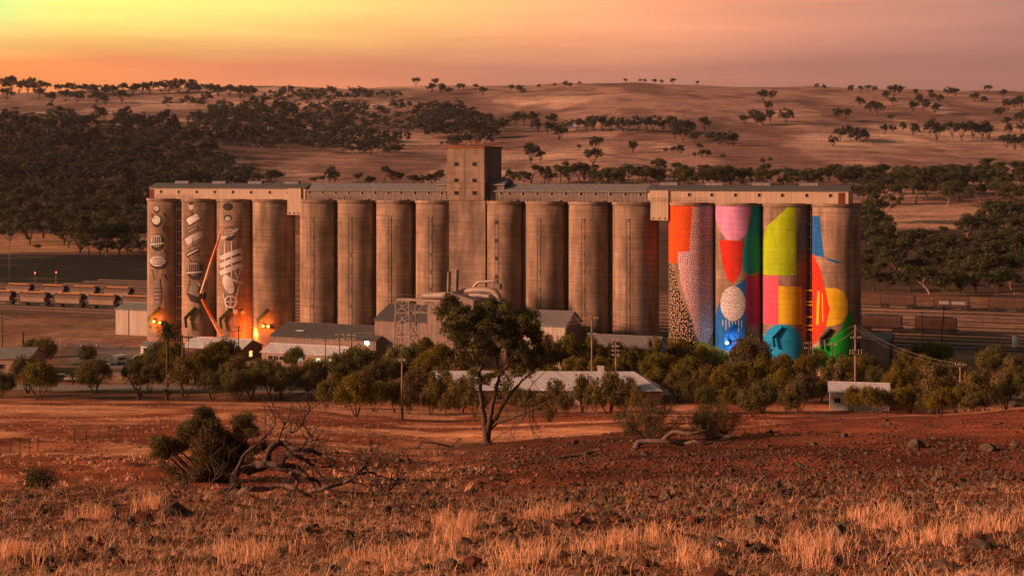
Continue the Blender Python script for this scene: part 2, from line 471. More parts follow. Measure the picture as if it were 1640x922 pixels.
# ------------------------------------------------------------------ ground
def ground_material():
    m, nt, b = new_mat('ground_soil'); k = NT(nt)
    at = k.n('ShaderNodeAttribute', attribute_name='Zone')
    v = k.coord('Object')
    big = k.ramp(k.noise(v, .03, 6, .65), [(.3, .72), (.7, 1.25)])
    medv = k.coord('Object', (1, .55, 1))
    med = k.ramp(k.noise(medv, .35, 7, .72), [(.3, .5), (.7, 1.4)])
    fine = k.noise(v, 4.5, 6, .75)
    fr = k.ramp(fine, [(.28, .55), (.72, 1.35)])
    vo = k.n('ShaderNodeTexVoronoi', feature='F1'); k.l(v, vo.inputs['Vector']); vo.inputs['Scale'].default_value = 5.0
    c = k.mix(1.0, at.outputs['Color'], big, 'MULTIPLY')
    c = k.mix(1.0, c, med, 'MULTIPLY')
    stv = k.coord('Object', (.28, 1, 1)); sk = k.noise(stv, .06, 7, .75)
    c = k.mix(1.0, c, k.ramp(sk, [(.36, .62), (.64, 1.3)]), 'MULTIPLY')
    gr = k.ramp(k.noise(k.coord('Object', (1, .6, 1)), .09, 6, .7), [(.58, 0.0), (.66, 1.0)])
    c = k.mix(k.math('MULTIPLY', gr, .4), c, (.12, .075, .055))
    c = k.mix(1.0, c, fr, 'MULTIPLY')
    # sparse tufts and clods
    tu = k.ramp(k.noise(v, 1.3, 4, .7), [(.60, 0.0), (.68, 1.0)])
    c = k.mix(k.math('MULTIPLY', tu, .45), c, (.09, .055, .03))
    k.l(c, b.inputs['Base Color']); b.inputs['Roughness'].default_value = .95; b.inputs['Specular IOR Level'].default_value = .1
    h = k.math('ADD', fine, k.math('MULTIPLY', vo.outputs['Distance'], .7))
    k.l(k.bump(h, .7, .12), b.inputs['Normal'])
    return m

def build_ground():
    kk = np.concatenate([np.linspace(-3.2, -.62, 26, endpoint=False), np.linspace(-.62, .62, 331), np.linspace(.62, 3.2, 27)[1:]])
    Ys = [-30.0, -15, -5, 2, 7, 11]
    y = 13.0
    while y < 6000:
        Ys.append(y)
        y += max(.28, y * .0075) if y < 300 else y * .009
    Ys = np.array(Ys)
    # ray bundle that opens wider near the camera
    YY, KK = np.meshgrid(Ys, kk, indexing='ij')
    XX = KK * (np.maximum(YY, 0) + 12)
    ZZ = ground_z(XX, YY)
    nY, nK = XX.shape
    verts = np.stack([XX, YY, ZZ], -1).reshape(-1, 3)
    i = (np.arange(nY - 1)[:, None] * nK + np.arange(nK - 1)[None]).ravel()
    faces = np.stack([i, i + 1, i + 1 + nK, i + nK], 1)
    me = np_mesh('ground', verts, faces, ground_material(), smooth=True)
    X, Y = verts[:, 0], verts[:, 1]
    px = CX + F * X / np.maximum(Y, 5)
    n = N[0] * X + N[1] * Y - float(np.dot(N, P0))
    def c3(c): return np.array(c, float)[None]
    col = np.repeat(c3((.17, .062, .034)), len(X), 0)
    def put(c, mask):
        nonlocal col
        mk = np.clip(mask, 0, 1)[:, None]; col = col * (1 - mk) + c3(c) * mk
    n1 = fbm(X / 22, Y / 30, 41); n2 = fbm(X / 7, Y / 9, 42); n3 = fbm(X / 60, Y / 45, 43)
    # stony red slope on the right
    st = sstep(600, 900, px) * sstep(50, 60, Y)
    put((.14, .036, .020), st)
    put((.36, .095, .045), st * sstep(.5, .62, n2) * .6 + st * sstep(1150, 1300, px) * sstep(80, 95, Y) * .7)
    # left paddock straw and red bare soil
    pad = (1 - sstep(560, 820, px)) * sstep(52, 66, Y) * (1 - sstep(255, 265, Y))
    back = sstep(128, 150, Y) * (1 - sstep(255, 265, Y))
    pad = np.maximum(pad, back)
    put((.74, .33, .17), pad)
    put((.34, .085, .038), pad * sstep(.47, .60, n1 * .6 + n2 * .4))
    put((.29, .08, .036), pad * (1 - sstep(4, 9, np.abs(Y - (80 + px * .02) - 6 * n2))) * (1 - sstep(500, 800, px)))
    put((.25, .07, .032), pad * (1 - sstep(1.5, 4.5, np.abs(Y - (244 - 20 * sstep(380, 520, px) - 40 * sstep(520, 660, px)) + 2 * n2))))
    put((.28, .075, .034), pad * (1 - sstep(3, 9, np.abs(Y - (178 + 10 * n3)))) * sstep(350, 600, px))
    # village flat
    vil = sstep(262, 268, Y) * (1 - sstep(1000, 1060, Y))
    put((.26, .125, .075), vil)
    put((.36, .20, .12), vil * sstep(.52, .62, n1))
    put((.52, .30, .20), sstep(880, 900, Y) * (1 - sstep(1010, 1050, Y)) * sstep(1380, 1420, px))
    yard = sstep(80, 130, px) * (1 - sstep(300, 330, px)) * sstep(298, 306, Y) * (1 - sstep(352, 364, Y))
    put((.17, .155, .165), yard * sstep(.30, .42, fbm(X / 30, Y / 6, 77)))
    # rail corridor
    ry = sstep(33, 40, n) * (1 - sstep(165, 175, n))
    put((.36, .20, .14), ry)
    put((.20, .115, .085), ry * (1 - sstep(300, 420, px)) * sstep(.42, .56, fbm(X / 120, n / 6, 80)))
    put((.22, .13, .10), ry * sstep(.5, .6, fbm(X / 80, n / 4, 78)))
    # burnt field left, straw strip behind
    bf = (1 - sstep(300, 420, px)) * sstep(545, 560, Y) * (1 - sstep(715, 740, Y))
    put((.016, .013, .014), bf); put((.06, .042, .034), bf * sstep(.58, .66, fbm(X / 40, Y / 25, 79)))
    put((.46, .25, .135), (1 - sstep(500, 560, px)) * sstep(735, 750, Y) * (1 - sstep(860, 900, Y)))
    # river flat scrub
    put((.10, .065, .045), sstep(500, 520, Y) * (1 - sstep(900, 1000, Y)) * sstep(900, 1100, px))
    put((.11, .075, .05), sstep(860, 900, Y) * (1 - sstep(1500, 1750, Y)) * (1 - sstep(330, 420, px)))
    put((.54, .31, .21), sstep(885, 900, Y) * (1 - sstep(1010, 1040, Y)) * sstep(1380, 1420, px))
    # hills
    hl = sstep(1020, 1100, Y) * np.where(px < 420, sstep(1500, 1750, Y) + sstep(330, 420, px), 1)
    h1 = fbm(X / 260, Y / 150, 51); h2 = fbm(X / 120, Y / 420, 52); h3 = fbm(X / 45, Y / 90, 53)
    put((.47, .275, .22), hl)
    put((.72, .46, .34), hl * sstep(.5, .66, h1))
    put((.23, .125, .108), hl * sstep(.50, .60, h2) * .85)
    put((.20, .11, .092), hl * sstep(.56, .68, h3) * .7)
    # mown bands in the stubble
    put((.12, .07, .055), hl * (1 - sstep(3, 7, np.abs(px - (372 + (1580 - Y) / 340 * 58)))) * sstep(1215, 1235, Y) * (1 - sstep(1570, 1590, Y)))
    put((.17, .085, .065), hl * (1 - sstep(4, 12, np.abs(Y - (1560 - (px - 925) / 90 * 150)))) * sstep(925, 940, px) * (1 - sstep(1030, 1060, px)))
    put((.33, .17, .12), hl * (1 - sstep(1500, 1700, Y)) * sstep(.2, .7, np.sin((Y + X * .3 + 40 * h1) / 7.0)) * .35)
    a4 = np.ones((len(X), 4), np.float32); a4[:, :3] = col
    at = me.attributes.new('Zone', 'FLOAT_COLOR', 'POINT'); at.data.foreach_set('color', a4.ravel())
    o = bpy.data.objects.new('ground', me); link(o); o['kind'] = 'structure'
build_ground()

# ------------------------------------------------------------------ roads (structure) and tracks
def strip(name, pts, w, mat, dz, kind=None, parent=None):
    """flat ribbon following the ground along pts (x,y)"""
    b = MB(); P = []
    for (a, c) in zip(pts[:-1], pts[1:]):
        a = Vector(a); c = Vector(c); n = max(2, int((c - a).length / 4))
        P += [a.lerp(c, i / n) for i in range(n)]
    P.append(Vector(pts[-1]))
    for i, p in enumerate(P):
        d = (P[min(i + 1, len(P) - 1)] - P[max(i - 1, 0)]).normalized(); q = Vector((-d.y, d.x))
        for s in (-1, 1):
            e = p + q * s * w / 2
            b.v.append((e.x, e.y, gz(e.x, e.y) + dz))
    for i in range(len(P) - 1):
        b.f.append((2 * i, 2 * i + 1, 2 * i + 3, 2 * i + 2)); b.m.append(0)
    b.f = [f[::-1] for f in b.f]
    o = b.build(name, mat, parent)
    if kind: o['kind'] = kind
    return o
M['asphalt'] = worn('asphalt', (.25, .21, .20), .85, .3, .6, dirt_amt=.2)
M['line_paint'] = worn('road_line', (.6, .5, .42), .8, .3, 1.0)
M['ballast'] = worn('ballast', (.27, .165, .125), .95, .5, 1.5, bump=.6)
M['sleeper'] = worn('sleeper', (.10, .07, .055), .9, .5)
ra, rb = (-190.0, 287.0), (190.0, 268.0)
strip('road', [ra, rb], 8.2, M['asphalt'], .06, 'structure')
for off in (-3.7, 3.7, 0.0):
    strip('road_marking', [(ra[0], ra[1] + off), (rb[0], rb[1] + off)], .13, M['line_paint'], .066, 'structure')
strip('road', [(-70, 331), (-48, 312), (-44, 276)], 6.0, M['asphalt'], .05, 'structure')

def track(n, label, s0=-140, s1=330):
    t = thing('railway_track', label, 'railway track', row(s0, n, 0), ROT, 'tracks of the railway yard')
    L = s1 - s0
    MB().prism([(0, -1.9, -.05), (0, 1.9, -.05), (0, 1.4, .22), (0, -1.4, .22)], (L, 0, 0)).build('ballast_bed', M['ballast'], t)
    sl = MB(); x = .3
    while x < L: sl.box(x, x + .25, -1.15, 1.15, .19, .27); x += 1.4
    sl.build('sleepers', M['sleeper'], t)['kind'] = 'stuff'
    for o in (-.53, .53): MB().box(0, L, o - .075, o + .075, .27, .44).build('rail', M['rail'], t)
    return t

# wagon lines measured in the photograph
pL1 = ground_at(140, 496); pL2 = ground_at(90, 480); pR1 = ground_at(1500, 498); pR2 = ground_at(1500, 537)
nL1, nL2, nR1, nR2 = nof(pL1), nof(pL2), nof(pR1), nof(pR2)
ns = sorted({round(v, 1) for v in (nL1 - 7, nL1, nL2, nL2 + 8, nR2 - 14, nR2 - 7, nR2, nR2 + 10, nR2 + 20, nR1 - 12, nR1, nR1 + 9, nL2 + 34)})
keep = []
for v in ns:
    if not keep or v - keep[-1] > 4.0 or v in (round(nL1, 1), round(nL2, 1), round(nR1, 1), round(nR2, 1)):
        if keep and v - keep[-1] <= 4.0: keep.pop()
        keep.append(v)
ordn = ['first', 'second', 'third', 'fourth', 'fifth', 'sixth', 'seventh', 'eighth', 'ninth', 'tenth', 'eleventh', 'twelfth', 'thirteenth', 'fourteenth', 'fifteenth']
for i, v in enumerate(keep):
    track(v, 'rusty railway track in the yard behind the silos, %s counted from the silos' % ordn[i])

def wagon(kind, mats):
    """rail wagon, local x along track, origin at rail level centre"""
    L = 11.2
    r = thing('grain_wagon', '', 'rail wagon')
    b = MB(); n = 11
    prof = []
    for i in range(n + 1):
        a = math.pi * (-.08 + 1.16 * i / n)
        prof.append((0, 1.42 * math.cos(a) * (1.0 if kind == 'round' else 1.04), 2.35 + (1.25 if kind == 'round' else 1.12) * math.sin(a) * (1 if math.sin(a) > 0 else .6)))
    prof = prof if kind == 'round' else [(0, 1.4, 1.35), (0, 1.45, 3.0), (0, 1.15, 3.55), (0, -1.15, 3.55), (0, -1.45, 3.0), (0, -1.4, 1.35)]
    b.prism([(-L / 2 + .5, p[1], p[2]) for p in prof], (L - 1.0, 0, 0))
    b.build('hopper_body', mats['body'], r)
    for sx in (-1, 1):
        MB().prism([(sx * (L / 2 - .5), p[1] * 1.03, p[2] * 1.01) for p in prof], (sx * .12, 0, 0)).build('end_plate', M['dark_steel'], r)
    w = MB()
    w.prism([(-L / 2 + .95, -1.30, 1.15), (-L / 2 + .95, 1.30, 1.15), (-L / 2 + .95, 1.47, 2.32), (-L / 2 + .95, -1.47, 2.32)], (L - 1.9, 0, 0))
    w.build('hopper_skirt', mats['skirt'], r)
    l = MB().box(-L / 2 + 1.3, L / 2 - 1.3, -.75, .55, 3.58, 3.75); l.build('roof_lid', mats['lid'], r)
    u = MB().box(-L / 2, L / 2, -1.2, 1.2, .95, 1.15)
    for sx in (-1, 1): u.box(sx * L / 2 - .25, sx * L / 2 + .25, -.2, .2, .8, 1.05); u.box(sx * (L / 2 - .45) - .03, sx * (L / 2 - .45) + .03, -1.2, -1.1, 1.1, 2.1)
    u.build('underframe', M['dark_steel'], r)
    for sx in (-1, 1):
        g = MB()
        for wx in (-.8, .8):
            for sy in (-.55, .55): g.tube([(sx * 3.9 + wx, sy - .07, .42), (sx * 3.9 + wx, sy + .07, .42)], .42, 12)
        g.box(sx * 3.9 - 1.2, sx * 3.9 + 1.2, -.95, -.8, .35, .7); g.box(sx * 3.9 - 1.2, sx * 3.9 + 1.2, .8, .95, .35, .7)
        g.build('bogie', M['dark_steel'], r)
    return r

def copy_tree(o, parent=None):
    c = o.copy(); C.objects.link(c)
    if parent is not None: c.parent = parent
    for ch in o.children: copy_tree(ch, c)
    return c
def place_row(proto, first, n, xs, labels, group):
    for i, x in enumerate(xs):
        o = proto if (first and i == 0) else copy_tree(proto)
        o.location = row(s_at(x, n), n, .42); o.rotation_euler = (0, 0, ROT)
        o.scale = (1.0, 1.0, 1.2); o['label'] = labels[i]; o['group'] = group
wa = wagon('round', dict(body=M['wagon'], skirt=M['wagon_pale'], lid=M['wagon_lid']))
side = ['at the left end of', 'second from the left in', 'third from the left in', 'fourth from the left in', 'half hidden by the pale shed in']
place_row(wa, True, nL1, [1, 56, 112, 166, 222], ['round hopper wagon with orange lid, %s the nearer train' % s for s in side], 'wagons of the nearer train left of the silos')
place_row(wa, False, nL2, [32, 86, 136, 190], ['round hopper wagon with orange lid, %s the train behind' % s for s in ('leftmost in', 'second from the left in', 'third from the left in', 'nearest the silos in')], 'wagons of the farther train left of the silos')
wb = wagon('box', dict(body=M['wagon'], skirt=M['wagon'], lid=M['dark_steel']))
place_row(wb, True, nR1, [1438, 1524, 1612], ['dark brown box hopper wagon on the far track, %s' % s for s in ('closest to the silos', 'middle one with grey side patches', 'cut off by the right edge')], 'wagons of the far train right of the silos')
place_row(wb, False, nR2, [1412, 1499], ['dark brown hopper wagon on the nearer track, %s' % s for s in ('partly behind the open shed', 'last one of the short train')], 'wagons of the near train right of the silos')
# the two pale patches on the middle far wagon
mw = [o for o in C.objects if o.get('label', '').startswith('dark brown box hopper wagon on the far track, middle')][0]
MB().box(-3.6, -.6, -1.53, -1.50, 1.5, 2.3).box(.1, 4.2, -1.53, -1.50, 1.5, 2.3).build('side_patch', M['wagon_grey'], mw)

# ------------------------------------------------------------------ silos
def arc(a0, a1, r, z, n):
    return [(r * math.sin(a0 + (a1 - a0) * i / n), -r * math.cos(a0 + (a1 - a0) * i / n), z) for i in range(n + 1)]
def silo_mesh():
    b = MB(); n = 72; b.uv = []
    for z in (0, 6, 12, 18, 24, 30, SH):
        for p, i in zip(arc(-math.pi, math.pi, SR, z, n), range(n + 1)):
            b.v.append(p); b.uv.append(((-math.pi + 2 * math.pi * i / n) * SR, z))
    for k in range(6):
        for i in range(n):
            b.f.append((k * (n + 1) + i, k * (n + 1) + i + 1, (k + 1) * (n + 1) + i + 1, (k + 1) * (n + 1) + i)); b.m.append(0)
    b.f.append(tuple(6 * (n + 1) + i for i in range(n))); b.m.append(0)
    return b.mesh('silo_wall', M['concrete'], smooth=False)
SILO_ME = silo_mesh()
for p in SILO_ME.polygons: p.use_smooth = len(p.vertices) == 4
rim = MB()
ro = [arc(-math.pi, math.pi, r, z, 72)[:-1] for r, z in ((SR + .02, SH - .55), (SR + .2, SH - .45), (SR + .2, SH + .18), (SR - .25, SH + .18), (SR - .25, SH + .02))]
for a in ro: rim.v += a
for k in range(4):
    for i in range(72):
        j = (i + 1) % 72
        rim.f.append((k * 72 + i, k * 72 + j, (k + 1) * 72 + j, (k + 1) * 72 + i)); rim.m.append(0)
RIM_ME = rim.mesh('silo_rim', M['concrete_flat'], False)

silo_labels = [
    'concrete silo at the left end of the row, painted with grey balloons',
    'concrete silo second from left, painted with tilted banners and striped balloon',
    'concrete silo third from left, painted with white bands and a ring',
    'plain concrete silo between the white banded silo and the cream hanging shaft',
    'plain concrete silo just right of the left cream hanging shaft',
    'plain concrete silo second in the left middle group, behind the long dark roof',
    'plain concrete silo third in the left middle group, behind the iron shed',
    'plain concrete silo touching the left side of the tower',
    'bright plain concrete silo touching the right side of the tower',
    'plain concrete silo second to the right of the tower',
    'plain concrete silo third to the right of the tower, above the low shed',
    'plain concrete silo beside the right cream hanging shaft',
    'silo painted orange, dotted pink and dotted black, first of the coloured silos',
    'silo painted pink, red and deep blue with a white oval',
    'silo painted lime, rose and amber above a blue disc',
    'silo at the right end, painted blue, red, amber and green']
silos = []
for i, s in enumerate(SILO_S):
    t = thing('grain_silo', silo_labels[i], 'silo', row(s), ROT, 'concrete grain silos in one long row')
    o = bpy.data.objects.new('silo_wall', SILO_ME); link(o, t)
    o = bpy.data.objects.new('silo_rim', RIM_ME); link(o, t)
    silos.append(t)

def on_silo(i, x, y, clampdeg=84):
    """photo pixel -> (angle, z) on silo i"""
    c = Vector(row(SILO_S[i])).to_2d(); dx = (x - CX) / F
    d = Vector((dx, 1.0)); a = d.dot(d); bq = -2 * d.dot(c); cq = c.dot(c) - SR * SR
    tc = -c; base = math.atan2(U[0] * tc.x + U[1] * tc.y, -(N[0] * tc.x + N[1] * tc.y))
    D = bq * bq - 4 * a * cq
    side = 1 if (d.cross(c)) < 0 else -1
    if D > 0:
        Y = (-bq - math.sqrt(D)) / (2 * a)
        p = d * Y - c
        th = math.atan2(U[0] * p.x + U[1] * p.y, -(N[0] * p.x + N[1] * p.y))
    else:
        # sign: which silhouette
        cr = CX + F * c.x / c.y
        th = base + R(88) * (1 if x > cr else -1)
        Y = c.y
    th = max(base - R(clampdeg + 4), min(base + R(clampdeg + 4), th))
    return th, CZ - (y - HY) / F * Y
def clip(poly, axis, val, keep_greater):
    out = []
    for p, q in zip(poly, poly[1:] + poly[:1]):
        a, c = p[axis] - val, q[axis] - val
        if not keep_greater: a, c = -a, -c
        if a >= 0: out.append(p)
        if (a >= 0) != (c >= 0):
            t = a / (a - c); out.append((p[0] + (q[0] - p[0]) * t, p[1] + (q[1] - p[1]) * t))
    return out
class Mural:
    def __init__(s, i): s.i = i; s.b = MB(); s.b.uv = []; s.mats = []; s.lvl = 0
    def poly(s, pts, mat, raw=False):
        pts = pts if raw else [on_silo(s.i, *p) for p in pts]
        s.lvl += 1; r = SR + .012 + .006 * s.lvl
        if mat not in s.mats: s.mats.append(mat)
        mi = s.mats.index(mat); st = R(3)
        k0 = math.floor(min(p[0] for p in pts) / st); k1 = math.ceil(max(p[0] for p in pts) / st)
        for k in range(k0, k1):
            q = clip(clip(pts, 0, k * st, True), 0, (k + 1) * st, False)
            if len(q) < 3: continue
            j = len(s.b.v)
            for th, z in q:
                s.b.v.append((r * math.sin(th), -r * math.cos(th), z)); s.b.uv.append((th * SR, z))
            s.b.f.append(tuple(range(j, j + len(q)))); s.b.m.append(mi)
    def oval(s, cx, cy, rx, ry, mat, n=28, rot=0, a0=0, a1=360):
        P = []
        for k in range(n + (0 if a1 - a0 == 360 else 1)):
            a = R(a0 + (a1 - a0) * k / n); u, v = rx * math.cos(a), ry * math.sin(a)
            P.append((cx + u * math.cos(rot) - v * math.sin(rot), cy + u * math.sin(rot) + v * math.cos(rot)))
        s.poly(P, mat)
    def bar(s, x0, y0, x1, y1, w, mat):
        d = Vector((x1 - x0, y1 - y0)).normalized(); q = Vector((-d.y, d.x)) * w / 2
        s.poly([(x0 + q.x, y0 + q.y), (x1 + q.x, y1 + q.y), (x1 - q.x, y1 - q.y), (x0 - q.x, y0 - q.y)], mat)
    def done(s): return s.b.build('mural', s.mats, silos[s.i])

def paint(name, col): return concrete('paint_' + name, col, True, True)
PC = {k: paint(k, c) for k, c in dict(orange=(.80, .10, .012), pink=(.66, .29, .52), red=(.62, .03, .015), teal=(.01, .34, .40), lime=(.40, .56, .01),
      rose=(.75, .10, .16), plum=(.36, .07, .18), amber=(.80, .50, .02), blue=(.01, .14, .46), sky=(.012, .36, .70), green=(.012, .40, .03), scarlet=(.78, .045, .02),
      white=(.72, .68, .65), black=(.02, .016, .015), yellow=(.75, .45, .01), grey=(.30, .25, .23), dark=(.055, .045, .045), pale=(.58, .52, .48), violet=(.13, .02, .10)).items()}
PC['dots_pink'] = dotted('paint_dots_pink', (.46, .07, .06), (.24, .08, .16), (.82, .70, .69), 3.8, .38)
PC['dots_black'] = dotted('paint_dots_black', (.018, .014, .013), (.03, .02, .02), (.60, .42, .30), 1.9, .28)
PC['dots_yellow'] = dotted('paint_dots_yellow', (.018, .014, .013), (.018, .014, .013), (.68, .42, .03), 1.5, .34)
PC['dots_white'] = dotted('paint_dots_white', (.62, .58, .56), (.5, .46, .46), (.25, .22, .24), 2.0, .26)
TOP = 326
# generic colour fields (no particular design), sized like the painted areas
m = Mural(12)
m.poly([(1060, TOP - 3), (1110, TOP - 2), (1108, 352), (1107, 380), (1103, 405), (1094, 418), (1082, 422), (1060, 421)], PC['orange'])
m.poly([(1110, TOP - 2), (1160, TOP), (1160, 500), (1146, 515), (1140, 535), (1132, 549), (1122, 549), (1114, 535), (1108, 512), (1098, 480), (1090, 450), (1086, 425), (1086, 404), (1104, 402)], PC['dots_pink'])
m.poly([(1060, 421), (1074, 418), (1082, 440), (1088, 466), (1096, 490), (1108, 512), (1114, 536), (1108, 548), (1060, 548)], PC['dots_black'])
m.poly([(1078, 548), (1113, 543), (1122, 560), (1122, 572), (1078, 572)], PC['dots_yellow'])
m.oval(1126, 561, 12, 14, PC['yellow'])
m.done()
m = Mural(13)
m.poly([(1140, TOP - 2), (1203, TOP - 1), (1201, 360), (1194, 378), (1180, 386), (1164, 384), (1154, 370), (1140, 340)], PC['pink'])
m.poly([(1152, 384), (1190, 386), (1190, 410), (1184, 440), (1174, 454), (1165, 448), (1157, 420)], PC['red'])
m.poly([(1206, TOP), (1230, TOP), (1230, 425), (1212, 436), (1198, 440), (1190, 430), (1189, 408), (1197, 370)], PC['teal'])
m.poly([(1194, 442), (1230, 441), (1230, 519), (1195, 519)], PC['plum'])
m.poly([(1140, 522), (1150, 490), (1160, 472), (1180, 456), (1194, 446), (1195, 560), (1140, 560)], PC['blue'])
m.oval(1174, 486, 20, 28, PC['dots_white'])
for k in range(7): m.bar(1158 + k * 5, 512, 1158 + k * 5, 522 + (k * 7) % 13, 1.2, PC['pale'])
m.done()
m = Mural(14)
m.poly([(1215, 440), (1215, 400), (1226, 366), (1240, 352), (1255, 338), (1266, TOP), (1275, TOP), (1276, 440)], PC['lime'])
m.poly([(1215, 441), (1247, 441), (1247, 519), (1215, 519)], PC['rose'])
m.poly([(1247, 458), (1284, 458), (1284, 519), (1247, 519)], PC['amber'])
m.oval(1253, 551, 32, 32, PC['sky'])
m.done()
m = Mural(15)
m.poly([(1290, 345), (1313, 346), (1316, 380), (1320, 412), (1290, 405)], PC['blue'])
m.poly([(1320, 412), (1336, 416), (1350, 421), (1340, 421), (1326, 417)], PC['blue'])
m.poly([(1312, 460), (1340, 461), (1352, 468), (1358, 482), (1358, 502), (1350, 516), (1334, 522), (1312, 522)], PC['amber'])
m.poly([(1290, 402), (1304, 410), (1314, 430), (1321, 460), (1329, 495), (1322, 525), (1308, 548), (1290, 557)], PC['scarlet'])
m.bar(1311, 466, 1309, 520, 4, PC['amber']); m.bar(1317, 470, 1318, 515, 1.6, PC['amber'])
m.poly([(1302, 560), (1326, 546), (1346, 528), (1358, 505), (1364, 497), (1364, 585), (1302, 585)], PC['green'])
m.poly([(1366, 548), (1378, 548), (1378, 585), (1366, 585)], PC['violet'])
m.done()
# left: plain balloons, banners and bands
m = Mural(0)
def balloon(m, x, y, rx, ry, light, dark, stripes=0):
    m.oval(x, y, rx, ry, dark)
    m.oval(x - rx * .1, y - ry * .18, rx * .82, ry * .72, light)
    for k in range(stripes):
        u = -rx * .62 + 1.24 * rx * k / max(1, stripes - 1)
        m.bar(x + u * .95, y - ry * .62, x + u * 1.05, y + ry * .45, rx * .14, dark)
balloon(m, 251, 335, 5, 6, PC['pale'], PC['dark'])
balloon(m, 251, 354, 8, 10, PC['white'], PC['dark'])
balloon(m, 252, 388, 11, 14, PC['pale'], PC['dark'], 5)
m.bar(241, 392, 263, 389, 2.2, PC['white'])
m.oval(254, 420, 14, 11, PC['dark']); m.oval(253, 418, 12.5, 8.5, PC['white'])
for k in range(3): m.bar(243, 414 + k * 4, 264, 415 + k * 4, 1.0, PC['dark'])
m.poly([(248, 448), (256, 446), (258, 470), (257, 486), (251, 487), (248, 468)], PC['grey'])
for k in range(4): m.bar(248, 462 + k * 6, 259, 461 + k * 6, 1.4, PC['dark'])
for (a, c2, d2, e2) in ((262, 342, 267, 352), (262, 400, 269, 412), (262, 440, 270, 454), (261, 362, 263, 374)): m.poly([(a, c2), (a + 3, c2 - 1), (d2 + 1, e2), (d2 - 2, e2 - 5)], PC['dark'])
for (a, c2, d2, e2) in ((244, 430, 247, 450), (263, 428, 258, 448), (264, 470, 265, 498), (243, 342, 246, 350)): m.bar(a, c2, d2, e2, .9, PC['dark'])
m.done()
m = Mural(1)
m.oval(306, 330, 4, 6, PC['pale']); m.oval(306, 326, 4, 2.4, PC['dark'])
def banner(x0, y0, x1, y1, w, mat, edge):
    m.bar(x0, y0, x1, y1, w, mat); d = Vector((x1 - x0, y1 - y0)).normalized(); q = Vector((-d.y, d.x)) * w / 2
    for sg in (-1, 1): m.bar(x0 + q.x * sg - d.x * 2, y0 + q.y * sg - d.y * 2, x1 + q.x * sg + d.x * 2, y1 + q.y * sg + d.y * 2, 1.5, edge)
banner(301, 356, 318, 346, 12, PC['white'], PC['dark'])
banner(302, 372, 316, 364, 3, PC['pale'], PC['dark'])
banner(299, 389, 325, 375, 15, PC['pale'], PC['dark'])
m.bar(300, 395, 326, 381, 5, PC['grey'])
banner(300, 409, 318, 399, 4, PC['pale'], PC['dark'])
balloon(m, 312, 433, 13, 15, PC['grey'], PC['dark'], 6)
m.bar(300, 437, 324, 435, 1.8, PC['white'])
m.poly([(298, 466), (306, 470), (330, 468), (328, 480), (318, 486), (306, 482)], PC['dark'])
m.poly([(299, 467), (328, 468), (316, 475)], PC['grey'])
m.oval(311, 462, 7, 7, PC['grey']); m.poly([(316, 450), (323, 458), (318, 458)], PC['white'])
for (a, c2, d2, e2) in ((306, 337, 308, 346), (302, 412, 306, 419), (318, 404, 326, 428), (304, 447, 301, 466), (320, 446, 323, 466), (321, 487, 322, 514), (310, 380, 308, 395)): m.bar(a, c2, d2, e2, .9, PC['dark'])
m.done()
m = Mural(2)
m.oval(365, 331, 8, 6.5, PC['dark']); m.oval(365, 349, 6.5, 5, PC['dark']); m.oval(365, 350, 4.5, 3.4, PC['pale'])
balloon(m, 367, 374, 10, 12, PC['grey'], PC['dark'])
for k in range(3): m.bar(358, 370 + k * 4, 376, 367 + k * 4, 1.2, PC['white'])
m.oval(377, 369, 6, 2.6, PC['white'], rot=-.5); m.oval(359, 380, 5, 3, PC['white'], rot=-.3)
for x in (360, 371): m.bar(x, 386, x, 450, 2, PC['white'])
for k in range(3): m.bar(353, 414 + 12 * k, 387, 400 + 12 * k, 7.5, PC['white'])
m.bar(388, 423, 379, 450, 1.8, PC['white']); m.bar(372, 424, 380, 444, 1.6, PC['white'])
m.oval(366, 455, 8, 16, PC['white'], rot=-.35); m.bar(372, 448, 388, 453, 4, PC['white'])
m.bar(383, 455, 373, 500, 2, PC['white']); m.bar(358, 470, 366, 505, 1.4, PC['white'])
P1 = [(370 + 9 * math.cos(R(a)), 483 + 9 * math.sin(R(a))) for a in range(0, 361, 20)]
for a, c2 in zip(P1[:-1], P1[1:]): m.bar(*a, *c2, 2.4, PC['white'])
m.bar(362, 483, 378, 483, 1.4, PC['white']); m.bar(370, 475, 370, 491, 1.4, PC['white'])
m.oval(377, 499, 3.5, 4, PC['white']); m.oval(388, 500, 3, 3, PC['white'])
m.done()

